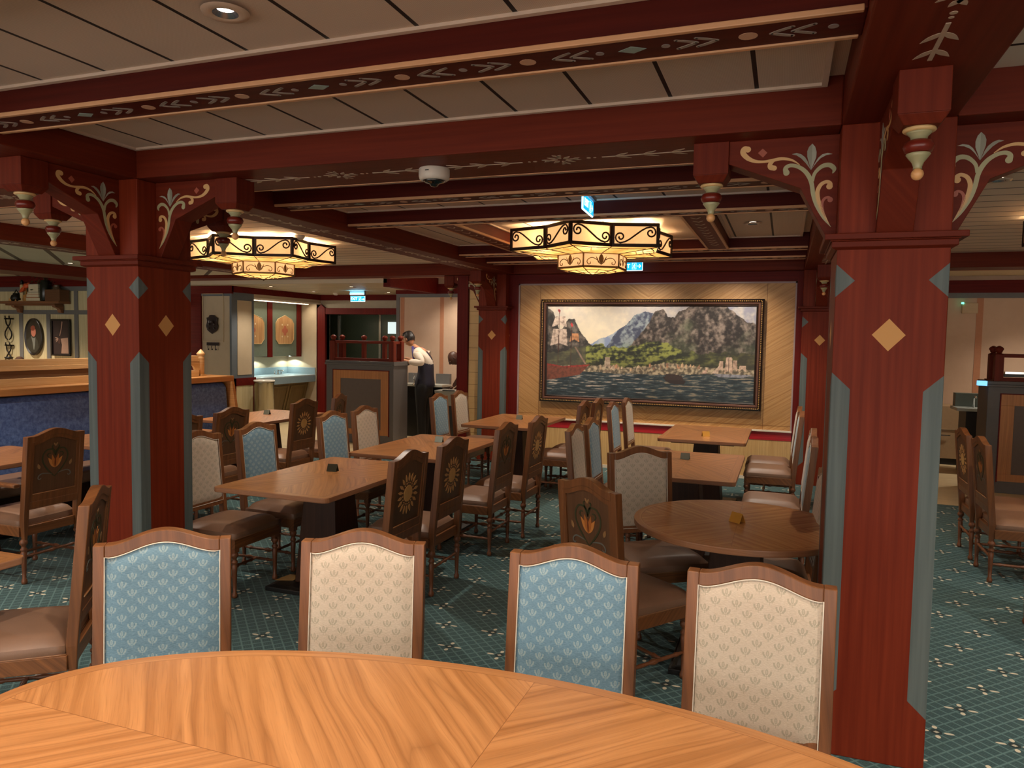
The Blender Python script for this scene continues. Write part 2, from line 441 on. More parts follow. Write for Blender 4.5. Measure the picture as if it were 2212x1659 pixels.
EXITW = mat('white_sign_glow', emit='c8f2ff', estr=1.2, color='e8faff', rough=.3)
LAMPE = mat('downlight_lens', emit='fff2e0', estr=9.0, color='ffffff', rough=.4)
# ================================================================== ROOM SHELL
NX = {}
def nxt(base):
    NX[base] = NX.get(base, 0) + 1; return f'{base}_{NX[base]}'
ZM, ZS, ZC = 2.567, 2.618, 2.731
XP = [-7.154, -3.487, 0.180]        # right-hand faces of the pillar columns / left face of the last one
BX = [(-7.55, -7.154), (-3.879, -3.487), (0.180, 0.580), (3.847, 4.24)]   # lengthwise main beams
BY = [(-2.96, -2.50), (3.252, 3.745), (9.465, 9.86)]                       # lateral main beams

fl = MB(); fl.box(-13.5, 6.5, -5, 9.75, -.05, 0); struct(fl.build('floor', CARPET))
fl = MB(); fl.box(-13.5, 6.5, 9.75, 14.2, -.05, .0); fl.box(-13.5, -4.45, 8.95, 9.75, -.02, .004); fl.box(1.0, 6.5, 8.95, 9.75, -.02, .004)
struct(fl.build('floor_planks', PALEFLOOR))
FINE = {}
# ---- ceilings
m = MB(); m.box(BX[1][1], BX[2][0], -5, 9.5, ZC + .03, ZC + .1); struct(m.build('ceiling', CEIL_C))
m = MB(); m.box(BX[0][1], BX[1][0], -5, 9.5, ZC, ZC + .1); m.box(BX[2][1], BX[3][0], -5, 9.5, ZC, ZC + .1); struct(m.build('ceiling_slats', CEIL_S))
m = MB(); m.box(-13.5, BX[0][0], -5, 9.86, 2.62, 2.72); struct(m.build('ceiling_wide_panels', CEIL_W))
m = MB(); m.box(-9.9, -5.66, 9.86, 12.9, 2.50, 2.60); struct(m.build('ceiling_back_slats', CEIL_B))
m = MB(); m.box(-5.60, -3.0, 9.86, 13.0, 2.70, 2.80); m.box(.9, 6.5, 9.86, 13.6, 2.72, 2.82); struct(m.build('ceiling_plaster', CEIL_P))
m = MB(); m.box(BX[3][1], 6.5, -5, 9.86, ZC, ZC + .1); struct(m.build('ceiling_far_right', CEIL_S))
# tan moulding where the side ceilings meet the beams
def trays(x0, x1, y0, y1):
    """dropped centre ceiling tray with a moulded rim"""
    m = MB(); m.box(x0 + .015, x1 - .075, y0 + .012, y1 - .012, ZC, ZC + .03); t = m.build(nxt('trim'), CEIL_C); struct(t)
    r = MB(); X0, X1, Y0, Y1 = x0 + .004, x1 - .06, y0 + .002, y1 - .002; q = .022
    r.box(X0, X1, Y0, Y0 + q, ZC - .012, ZC + .02); r.box(X0, X1, Y1 - q, Y1, ZC - .012, ZC + .02)
    r.box(X0, X0 + q, Y0 + q, Y1 - q, ZC - .012, ZC + .02); r.box(X1 - q, X1, Y0 + q, Y1 - q, ZC - .012, ZC + .02)
    r.build('rim_moulding', mat('ceiling_rim', color='d2baa6', rough=.5), t)
    return t
SB = [(-.81, -.65), (1.26, 1.45), (2.282, 2.482), (4.451, 4.643), (5.403, 5.558), (7.660, 7.851), (8.485, 8.709)]   # small lateral beams
segs = [(-2.50, -.81), (1.45, 2.282), (2.482, 3.252), (3.745, 4.451), (4.643, 5.403), (7.851, 8.485), (8.709, 9.465)]
for a, b in segs: trays(BX[1][1], BX[2][0], a, b)
JX = [(-2.76, -2.56), (-.76, -.56)]
trays(BX[1][1], JX[0][0], 5.558, 7.66); trays(JX[0][1], JX[1][0], 5.558, 7.66); trays(JX[1][1], BX[2][0], 5.558, 7.66)
trays(BX[1][1], BX[2][0], -.65, 1.26)

# ---- painted patterns (thin paint layers, cut to shape) on beam undersides
def chev(mb, x, y, L, Wd, d, z):   # an arrow fork opening in direction d
    for s_ in (1, -1):
        t0, t1 = z, z - .0012 - (.0005 if s_ > 0 else 0)
        ribbon(mb, [(x, y, .012), (x + d * L * .5, y + s_ * Wd * .30, .015), (x + d * L, y + s_ * Wd * .55, .012)], t0, t1, 'xy', 0, 3, True, True)
def small_pattern(y0, y1, xa, xb, z):
    yc = (y0 + y1) / 2; P = 1.172; vine = MB(); gold = MB()
    t0, t1 = z, z - .0012; k = math.floor((xa + .489) / P)
    x = -.489 + k * P
    while x < xb + P:
        def ok(v, r=.05): return xa + r < v < xb - r
        if ok(x): vine.prism([(x - .045, yc), (x, yc - .028), (x + .045, yc), (x, yc + .028)], t1, t0, 'xy', 1)
        for s_ in (1, -1):
            if ok(x + s_ * .35): disc(gold, x + s_ * .35, yc, .028, .026, t1, t0, 'xy', 0)
            if ok(x + s_ * .105): disc(vine, x + s_ * .105, yc, .014, .014, t1, t0, 'xy', 2)
            for q in (.14, .20):
                if ok(x + s_ * q) and ok(x + s_ * (q + .06)): chev(vine, x + s_ * (q + .06), yc, -s_ * .06, .06, 1, z)
            c2 = x + P / 2
            for q in (.05, .11):
                if ok(c2 + s_ * q) and ok(c2 + s_ * (q + .06)): chev(vine, c2 + s_ * (q + .06), yc, -s_ * .06, .06, 1, z)
        if ok(x + P / 2): disc(vine, x + P / 2, yc, .015, .015, t1, t0, 'xy', 2)
        x += P
    return vine, gold
DUSTY = mat('dusty_lilac_paint', color='8d7f7c', rough=.5)
def small_beam(y0, y1, xa=BX[1][1], xb=BX[2][0], pat=True):
    m = MB(); m.box(xa, xb, y0, y1, ZS, ZC + .1); o = struct(m.build(nxt('trim'), mat('oxblood_beam', f_red('54190f', '43110b', 'x'), rough=.5, spec=.12), bevel=.004))
    e = MB(); e.box(xa + .01, xb - .01, y0 - .004, y0 + .016, ZS - .006, ZS + .012); e.box(xa + .01, xb - .01, y1 - .016, y1 + .004, ZS - .006, ZS + .012)
    e.build('edge_moulding', TAN, o, bevel=.003)
    if pat:
        v, g = small_pattern(y0, y1, xa, xb, ZS)
        v.build('painted_arrow_pattern', [mat('taupe_paint', color='94857a', rough=.5), mat('teal_grey_paint', color='8a9c94', rough=.5), DUSTY], o)
        g.build('painted_dots', mat('pale_tan_paint', color='c4977a', rough=.5), o)
    return o
for a, b in SB: small_beam(a, b)
for xa, xb in JX:
    m = MB(); m.box(xa, xb, 5.558, 7.66, ZS, ZC + .1); o = struct(m.build(nxt('trim'), RED_Y, bevel=.004))
    e = MB(); e.box(xa - .004, xa + .016, 5.57, 7.65, ZS - .006, ZS + .012); e.box(xb - .016, xb + .004, 5.57, 7.65, ZS - .006, ZS + .012); e.build('edge_moulding', TAN, o)
    v = MB(); y = 5.75
    while y < 7.5:
        for s_ in (1, -1): ribbon(v, [((xa + xb) / 2, y, .012), ((xa + xb) / 2 + s_ * .018, y - .03, .014), ((xa + xb) / 2 + s_ * .034, y - .06, .01)], ZS, ZS - .0012, 'xy', 0, 3, True, True)
        y += .16
    v.build('painted_arrow_pattern', VINE, o)
def vine_pattern(L0, L1, c, z, axis, first, P=1.248):
    """stem with leaf forks between snowflake sprays, painted on a main beam"""
    mb = MB(); t0, t1 = z, z - .0012
    if axis == 'y': mb.M = Matrix(((0, 1, 0, 0), (1, 0, 0, 0), (0, 0, 1, 0), (0, 0, 0, 1)))
    s = first
    while s > L0: s -= P
    while s < L1:
        def ok(v): return L0 + .03 < v < L1 - .03
        if ok(s - .14) and ok(s + .14):
            for i in range(8):
                a = i * PI / 4; r0 = .02
                leaf(mb, s + r0 * cos(a), c + r0 * sin(a), .06, .011, a, t1, t0, 'xy')
                if i % 2 == 0:
                    for d in (-.5, .5): leaf(mb, s + .055 * cos(a), c + .055 * sin(a), .045, .010, a + d, t1, t0, 'xy')
            for d in (1, -1):
                disc(mb, s + d * .135, c, .010, .010, t1, t0, 'xy'); disc(mb, s + d * .165, c, .007, .007, t1, t0, 'xy')
        a0, a1 = s + .20, s + P - .20
        if a1 > L0 and a0 < L1:
            A, B = max(a0, L0 + .03), min(a1, L1 - .03)
            if B - A > .05:
                mb.box(A, B, c - .0065, c + .0065, t1 - .0008, t0)
                mid = (a0 + a1) / 2
                for q in (.10, .23, .36):
                    for d in (1, -1):
                        p = mid + d * q
                        if A + .02 < p < B - .06:
                            for e in (1, -1): leaf(mb, p, c, .085, .012, (0 if d < 0 else PI) + e * .62, t1 - (.0004 if e > 0 else 0), t0, 'xy')
        s += P
    return mb
# lateral main beams
for i, (y0, y1) in enumerate(BY):
    xs = [(-13.4, BX[0][0]), (BX[0][1], BX[1][0]), (BX[1][1], BX[2][0]), (BX[2][1], BX[3][0])]
    for j, (xa, xb) in enumerate(xs):
        if j == 0 and i < 2: continue
        m = MB(); m.box(xa, xb, y0, y1, ZM, ZC + .1); o = struct(m.build(nxt('trim'), RED_X, bevel=.006))
        if i < 2 and j in (1, 2):
            vine_pattern(xa + .55, xb - .55, (y0 + y1) / 2, ZM, 'x', -1.05).build('painted_vine', VINE, o)
        e = MB(); e.box(xa + .01, xb - .01, y1 - .01, y1 + .004, ZM - .003, ZM + .008); e.build('edge_moulding', TAN, o)
# lengthwise main beams
for j, (xa, xb) in enumerate(BX):
    m = MB(); m.box(xa, xb, -5, 9.86, ZM, ZC + .1); o = struct(m.build(nxt('trim'), RED_Y, bevel=.006))
    for (ya, yb, f) in ((-2.4, 3.252 - .62, 1.14 if j != 2 else 2.72 - .60), (3.66 + .60, 9.465 - .6, 6.55)):
        vine_pattern(ya, yb, (xa + xb) / 2, ZM, 'y', f).build('painted_vine', VINE, o)

# ================================================================== PILLARS
def CX(X, Y): return (.6198 - .0003038 * X - .0000136 * Y, 2.6288 - .0000214 * X - .0003115 * Y)
def CW(w_): return w_ * .00031
def scroll_meshes(tside):
    """painted lily scroll on both faces of a bracket; d along +x, thickness along y"""
    gold = MB(); green = MB(); grey = MB(); pink = MB()
    def st(mb, P, c0=False, c1=False, mi=0):
        Q = [CX(x, y) + (CW(w_),) for x, y, w_ in P]
        for s_ in (1, -1): ribbon(mb, Q, s_ * tside, s_ * (tside + .0014), 'xz', mi, 5, c0, c1)
    st(gold, [(1520, 470, 8), (1420, 410, 28), (1290, 390, 40), (1170, 412, 42), (1050, 432, 34), (930, 428, 44), (830, 385, 62), (768, 315, 72), (785, 260, 66), (835, 268, 78)], c1=True)
    st(gold, [(1190, 415, 20), (1135, 460, 56), (1135, 505, 68), (1185, 518, 66)], c1=True)
    st(gold, [(1900, 752, 78), (1905, 710, 56), (1860, 692, 45), (1790, 732, 50), (1748, 820, 55), (1752, 920, 55), (1785, 1040, 48), (1845, 1170, 28), (1905, 1275, 4)], c0=True)
    st(green, [(1345, 578, 78), (1335, 520, 58), (1390, 482, 50), (1480, 490, 50), (1570, 540, 54), (1635, 620, 58), (1672, 720, 55), (1690, 850, 54), (1718, 960, 52), (1760, 1060, 46), (1830, 1180, 34), (1915, 1288, 4)], c0=True)
    st(green, [(1940, 580, 10), (1960, 520, 55), (1905, 472, 60), (1820, 482, 55), (1745, 540, 46), (1702, 605, 42), (1684, 690, 38)])
    st(pink, [(1908, 928, 66), (1880, 896, 34), (1830, 922, 34), (1802, 990, 38), (1818, 1080, 28), (1845, 1160, 4)], c0=True)
    def pl(mb, P, mi=0):
        Q = [CX(*p) for p in P]
        for s_ in (1, -1): mb.prism(Q, min(s_ * tside, s_ * (tside + .0014)), max(s_ * tside, s_ * (tside + .0014)), 'xz', mi)
    pl(grey, [(1685, 188), (1640, 235), (1618, 290), (1618, 360), (1635, 430), (1665, 540), (1678, 400)], 0)
    pl(grey, [(1685, 188), (1678, 400), (1665, 540), (1705, 440), (1732, 370), (1738, 300), (1720, 230)], 1)
    pl(grey, [(1420, 330), (1480, 312), (1540, 330), (1590, 370), (1620, 420), (1662, 535), (1600, 450), (1540, 385), (1480, 345)], 0)
    pl(grey, [(1940, 325), (1880, 310), (1810, 330), (1760, 375), (1725, 430), (1668, 535), (1735, 440), (1790, 380), (1860, 340)], 1)
    pl(pink, [(1035, 255), (1095, 310), (1035, 375), (970, 315)])
    return gold, green, grey, pink
_proto_br = None
def bracket(parent, side):
    """one bracket with its hanging block and turned drop; side = rotation about the pillar axis"""
    global _proto_br
    if _proto_br is None:
        m = MB(); T = .065
        m.prism([(-.002, 2.567), (.44, 2.567), (.44, 2.470), (.145, 2.352), (.030, 2.131), (-.002, 2.131)], -T, T, 'xz')
        b = m.build('bracket', RED_X, parent, bevel=.003)
        g = scroll_meshes(T)
        for nm, mb, mt in zip(('gold_scroll', 'sage_scroll', 'lily_leaves', 'rose_scroll'), g, (GOLDP, SAGE, [SAGED, mat('pale_sage_paint', color='a09f8d', rough=.4)], PINKP)): mb.build(nm, mt, b)
        k = MB(); k.box(.44, .59, -.075, .075, 2.43, 2.567); k.frustum(.462, .568, -.053, .053, 2.398, .44, .59, -.075, .075, 2.43)
        kb = k.build('hanging_block', RED_Z, b, bevel=.003)
        f = MB(); cx = .515
        f.lathe([(.001, 2.398), (.048, 2.398), (.050, 2.392), (.044, 2.386)][::-1], (cx, 0, 0), 20, 0)
        f.lathe([(.024, 2.362), (.026, 2.372), (.034, 2.380), (.038, 2.386)], (cx, 0, 0), 20, 1)
        f.lathe([(.026, 2.318), (.040, 2.324), (.0465, 2.340), (.040, 2.356), (.026, 2.362)], (cx, 0, 0), 20, 2)
        f.lathe([(.014, 2.270), (.013, 2.276), (.018, 2.290), (.030, 2.306), (.037, 2.316), (.034, 2.319)], (cx, 0, 0), 20, 1)
        f.sphere((cx, 0, 2.253), .0195, 10, 3)
        f.build('turned_drop', [CREAMP, SAGE, BULB, PEACH], b)
        b.location = (0, 0, 0); _proto_br = b; o = b
    else:
        o = copy_tree(_proto_br, parent)
    o.parent = parent; o.rotation_euler = (0, 0, side)
    o.location = (.2 * cos(side), .2 * sin(side), 0)
    return o
def pillar(x, y, label, sides):
    t = thing('pillar', label, 'pillar', (x, y, 0), 0, 'red painted timber pillars')
    m = MB(); m.box(-.2, .2, -.2, .2, 0, 2.567); m.build('shaft', PILLAR, t, bevel=.004)
    m = MB()
    m.box(-.222, .222, -.222, .222, 2.082, 2.106); m.frustum(-.205, .205, -.205, .205, 2.074, -.222, .222, -.222, .222, 2.082)
    m.box(-.250, .250, -.250, .250, 2.110, 2.134); m.box(-.228, .228, -.228, .228, 2.106, 2.112)
    m.build('capital_moulding', RED_X, t, bevel=.003)
    for s in sides: bracket(t, s)
    return t
ALL4 = (PI, 0, -PI / 2, PI / 2)
pillar(.381, 3.452, 'large red pillar at the right with gold diamond, nearest to the camera', ALL4)
pillar(-3.683, 3.452, 'red pillar at the left with slate corner stripes, standing beside blue banquette', ALL4)
pillar(-3.79, 9.665, 'small distant red pillar just left of the framed landscape painting', (PI, -PI / 2))
pillar(.381, 9.665, 'distant red pillar just right of the framed landscape painting, partly hidden', (-PI / 2,))
pillar(-7.352, 3.452, 'red pillar beyond the left edge beside the banquette', (0,)) if False else None

# ================================================================== WALLS
YW = 9.65
# painting wall
m = MB(); m.box(-4.37, 1.1, YW + .02, YW + .2, 0, 2.62); struct(m.build('wall_back', RED_X))
m = MB(); m.box(-3.44, .095, YW - .012, YW + .03, .615, 2.425); struct(m.build(nxt('trim'), CHEV))
m = MB(); m.box(-3.46, -3.44, YW - .03, YW + .02, .615, 2.445); m.box(.095, .112, YW - .03, YW + .02, .615, 2.445); m.box(-3.46, .112, YW - .03, YW + .02, 2.425, 2.445)
struct(m.build(nxt('trim'), mat('mauve_edge_trim', color='a08a88', rough=.5)))
m = MB(); m.box(-3.60, -3.462, YW - .03, YW + .02, 0, 2.567); m.box(.114, .20, YW - .03, YW + .02, 0, 2.567); struct(m.build(nxt('trim'), CRIMZ))
m = MB(); m.box(-3.60, .2, YW - .028, YW + .02, 2.447, 2.567); struct(m.build(nxt('trim'), CRIM))
m = MB(); m.box(-3.46, .112, YW - .05, YW + .02, .50, .608); struct(m.build(nxt('trim'), CRIMBRIGHT))
m = MB(); m.box(-3.46, .112, YW - .075, YW + .02, .606, .622); struct(m.build(nxt('trim'), mat('ivory_ledge', color='e2d6c4', rough=.4)))
m = MB(); m.box(-3.46, .112, YW - .045, YW + .02, .03, .50); struct(m.build(nxt('trim'), PLYV))
m = MB(); m.box(-3.46, .112, YW - .055, YW + .02, 0, .04); struct(m.build('baseboard_back', mat('ivory_baseboard', color='d8cdbb', rough=.4)))
m = MB(); m.box(-4.20, -4.005, YW - .02, YW + .03, 0, 2.44); struct(m.build(nxt('trim'), LAP))
m = MB(); m.box(-4.37, -4.205, YW - .06, YW + .2, 0, 2.567); struct(m.build(nxt('trim'), CRIMZ, bevel=.003))
m = MB(); m.box(-4.21, -3.99, YW - .04, YW + .1, 2.44, 2.567); struct(m.build(nxt('trim'), CRIM))
# blush wall behind the host stand (left)
YP = 11.5
m = MB(); m.box(-6.4, -3.0, YP, YP + .1, 0, 2.75); struct(m.build('wall_blush_left', WALLP))
m = MB(); m.box(-6.4, -3.0, YP - .04, YP + .02, 2.435, 2.60); struct(m.build(nxt('trim'), CRIM))
m = MB(); m.box(-6.4, -3.0, YP - .02, YP + .02, 2.375, 2.435); struct(m.build(nxt('trim'), GREY))
m = MB()
for x in (-6.32, -5.56): m.box(x, x + .07, YP - .006, YP + .01, 0, 2.375)
m.box(-6.40, -6.34, YP - .02, YP + .02, 0, 2.375, 1)
struct(m.build(nxt('trim'), [STRIP, GREY]))
m = MB(); m.box(-5.72, -5.60, 9.86, YP + .02, 2.44, 2.72); struct(m.build(nxt('trim'), CRIM))
# entrance wall with the dark doorway
YD = 12.7
m = MB(); m.box(-8.9, -8.66, YD, YD + .1, 0, 2.55); m.box(-8.66, -6.2, YD, YD + .1, 2.115, 2.55); struct(m.build('wall_entrance', mat('warm_grey_wall', color='a89a84', rough=.7)))
m = MB(); m.box(-8.9, -6.2, YD - .03, YD + .02, 2.39, 2.50); struct(m.build(nxt('trim'), CRIM))
m = MB(); m.box(-8.84, -8.66, YD - .06, YD + .1, 0, 2.235); m.prism([(-8.84, 2.235), (-8.66, 2.235), (-8.75, 2.31)], YD - .06, YD + .1, 'xz'); m.box(-8.66, -6.2, YD - .05, YD + .1, 2.115, 2.235)
d = struct(m.build('door_1', CRIMZ, bevel=.004))
g = MB(); g.box(-9.9, -6.25, YD + .9, YD + .95, 0, 2.28); g.build('door_leaf', mat('dark_green_door', color='4a5548', rough=.25), d)
g = MB(); g.box(-7.97, -7.92, YD + .86, YD + .90, 0, 2.2); g.box(-8.60, -8.55, YD + .3, YD + .34, 0, 2.1); g.build('door_edge_strip', mat('brushed_edge', color='a9aba4', rough=.25, metal=.8), d)
g = MB(); g.box(-7.76, -7.50, YD + .87, YD + .895, 1.75, 1.99); g.build('door_window', mat('daylit_pane', emit='b9c9c8', estr=.8, color='b9c9c8'), d)
m = MB(); m.box(-10.2, -6.0, YD + .96, YD + 1.0, 0, 2.6); m.box(-10.2, -8.66, YD + .1, YD + .14, 0, 2.6); m.box(-6.25, -6.2, YP + .10, YD + 1.0, 0, 2.6); m.box(-10.2, -6.0, YD + .1, YD + 1.0, 2.3, 2.35); m.box(-10.25, -10.2, YD, YD + 1, 0, 2.6); struct(m.build('wall_beyond_door', mat('dark_lobby', color='1f221c', rough=.6)))
# wall with the sink alcove (runs lengthwise) and mask wall
XB = -8.80
m = MB(); m.box(XB - .1, XB, 10.17, 10.70, 0, 2.5); struct(m.build('wall_alcove_pier', GREYB))
m = MB(); m.box(XB, XB + .008, 10.27, 10.63, .985, 2.265); struct(m.build(nxt('trim'), BEIGEW))
m = MB(); m.box(XB - .01, XB + .02, 10.16, 10.70, .80, .93); m.box(XB - .02, XB + .025, 10.66, 10.72, 0, .93); m.box(XB - .01, XB + .02, 10.14, 10.22, 0, .93); struct(m.build(nxt('trim'), CRIM))
m = MB(); m.box(XB, XB + .012, 10.22, 10.66, .02, .80); struct(m.build(nxt('trim'), PLY_B))
m = MB(); m.box(XB - .1, XB + .02, 10.13, 12.72, 2.395, 2.50); struct(m.build(nxt('trim'), CRIM))
m = MB(); m.box(XB - .1, XB, 10.70, 12.70, 2.33, 2.395); struct(m.build(nxt('trim'), BEIGEW))
m = MB(); m.box(XB - .04, XB + .01, 10.70, 12.70, 2.305, 2.335); struct(m.build(nxt('trim'), mat('ivory_light_trough', color='e6dccb', rough=.4)))
m = MB(); m.box(-9.75, -9.62, 10.26, 12.8, 0, 2.5); m.box(-9.7, XB, YD, YD + .1, 0, 2.5); m.box(-9.7, XB - .1, 10.6, 10.7, 0, 2.5); struct(m.build('wall_alcove', BEIGEW))
m = MB(); m.box(-9.9, XB - .005, 10.15, 10.25, 0, 2.5); struct(m.build('wall_mask', BEIGEW))
m = MB(); m.box(-9.9, XB + .02, 10.11, 10.16, 2.37, 2.50); m.box(-9.9, -9.44, 10.12, 10.16, 0, 2.37); struct(m.build(nxt('trim'), CRIM))
m = MB(); m.box(-9.44, XB + .005, 10.13, 10.16, 2.33, 2.37); m.box(-8.835, XB + .005, 10.13, 10.18, 0, 2.33); struct(m.build(nxt('trim'), GREYB))
# left wall with panelling
YL = 9.2
m = MB(); m.box(-13.4, -9.9, YL, YL + .1, 0, 2.62); struct(m.build('wall_left', PLY_B))
m = MB(); m.box(-13.4, -9.9, YL - .05, YL + .02, 2.44, 2.62); m.box(-13.4, -9.9, YL - .09, YL - .03, 2.52, 2.62); struct(m.build(nxt('trim'), CRIM))
m = MB(); m.box(-13.4, -9.9, YL - .02, YL + .02, 2.365, 2.44); m.box(-13.4, -9.9, YL - .018, YL + .02, 1.972, 2.042)
for x in (-13.3, -12.575, -11.915, -11.262, -10.6, -9.95): m.box(x, x + .085, YL - .015, YL + .02, .9 if x != -11.915 else .9, 2.37 if x != -11.915 else 1.98)
m.box(-9.86, -9.9, YL - .03, YL + .7, 0, 2.44); struct(m.build(nxt('trim'), GREY))
m = MB(); m.box(-10.3, -9.62, -5, 9.2, 2.475, 2.63); struct(m.build(nxt('trim'), RED_Y, bevel=.004))
# lateral partition closing the left side
m = MB(); m.box(-13.5, -13.4, -5, 9.3, 0, 2.7); struct(m.build('wall_far_left', BEIGEW))
# right-hand blush wall
YR = 12.5
m = MB(); m.box(.9, 6.5, YR, YR + .1, 0, 2.8); struct(m.build('wall_blush_right', WALLP))
m = MB(); m.box(.9, 6.5, YR - .05, YR + .02, 2.475, 2.655); struct(m.build(nxt('trim'), CRIM))
m = MB(); m.box(.9, 6.5, YR - .02, YR + .02, 2.40, 2.475); struct(m.build(nxt('trim'), GREY))
m = MB()
for x in (2.60, 3.4): m.box(x, x + .085, YR - .006, YR + .01, 0, 2.40)
struct(m.build(nxt('trim'), STRIP))
m = MB(); m.box(6.4, 6.5, -5, 12.6, 0, 2.8); struct(m.build('wall_right', WALLP))
m = MB(); m.box(.9, 1.1, 9.67, 12.6, 0, 2.75); struct(m.build('wall_return', WALLP))
# ================================================================== CHAIRS
def yb(z):                                   # centre line of the raked back (chair faces -y)
    return .215 if z < .42 else .215 + .055 * (z - .42) / .58
def topz(x, base=.995, a=.041):
    ax = abs(x)
    return base + (a * (.5 + .5 * cos(PI * ax / .165)) ** .85 if ax < .165 else 0.0)
def turned(r, h, n=12):
    """profile of a chair leg, from foot to block"""
    return [(.010, 0), (.017, .004), (.019, .018), (.015, .032), (.0115, .038), (.0135, .09), (.0165, .17), (.019, .215), (.014, .222), (.021, .232), (.021, .240), (.014, .248), (.015, .262), (.024, .272), (.026, .283), (.022, .296), (.015, .302), (.017, h)]
def sun_motif():
    m = MB(); z0 = .775
    disc(m, 0, z0, .050, .050, 0, .003, 'xz', 0, 24)
    for i in range(18):
        a = 2 * PI * i / 18 + .17
        disc(m, .064 * cos(a), z0 + .064 * sin(a), .0045, .0045, 0, .0025, 'xz', 1, 8)
        leaf(m, .074 * cos(a), z0 + .074 * sin(a), .050, .0095, a, 0, .003, 'xz', 1, 5)
    return m
def tulip_motif():
    m = MB(); G, O, O2, CR, BL = 0, 1, 2, 3, 4
    c = lambda X, Y: (-(X - 480) * .00082, 1.0 - (Y - 155) * .00082)
    def st(P, mi, c0=False, c1=False):
        for s_ in (1, -1): ribbon(m, [((c(x, y)[0]) * s_, c(x, y)[1], w_ * .00082) for x, y, w_ in P], 0, .0016, 'xz', mi, 4, c0, c1)
    st([(485, 345, 4), (470, 300, 12), (440, 285, 12), (400, 290, 12), (372, 325, 12), (368, 370, 12), (390, 420, 12), (430, 470, 12), (480, 520, 6)], G)
    st([(480, 340, 8), (462, 300, 14), (448, 265, 10), (455, 258, 10)], G, c1=True)
    st([(440, 320, 8), (420, 320, 10), (408, 335, 10), (418, 350, 8)], G, c1=True)
    st([(480, 262, 8), (470, 245, 12), (462, 236, 4)], CR)
    st([(455, 495, 4), (410, 485, 8), (365, 482, 9), (338, 500, 9), (336, 520, 8), (350, 527, 8), (360, 518, 6)], BL, c1=True)
    for s_ in (1, -1):
        x, z = c(345, 440); leaf(m, x * s_, z, .040, .010, PI / 2 - s_ * .35, 0, .0016, 'xz', CR)
    x, z = c(480, 445)
    for s_ in (1, -1): leaf(m, 0, z, .090, .014, PI / 2 + s_ * .62, 0, .0018, 'xz', O)
    for s_ in (1, -1): leaf(m, 0, z, .094, .013, PI / 2 + s_ * .26, 0, .0022, 'xz', O2)
    leaf(m, 0, z + .004, .072, .006, PI / 2, 0, .0026, 'xz', 5)
    return m
TUL = [mat('painted_leaf_green', color='3b3c22', rough=.5), mat('painted_orange_light', color='c9813e', rough=.5), mat('painted_orange', color='b0672b', rough=.5), mat('painted_cream_leaf', color='9a7348', rough=.5), mat('painted_blue_line', color='6b6a63', rough=.5), mat('painted_brown_core', color='6d3312', rough=.5)]
SUN = [mat('inlay_pale_maple', f_wood('x', 'z', 'b07c42', 'd09c5a', 'dcae6c', 60, .2), rough=.4), mat('inlay_petal', color='cf9c62', rough=.4)]
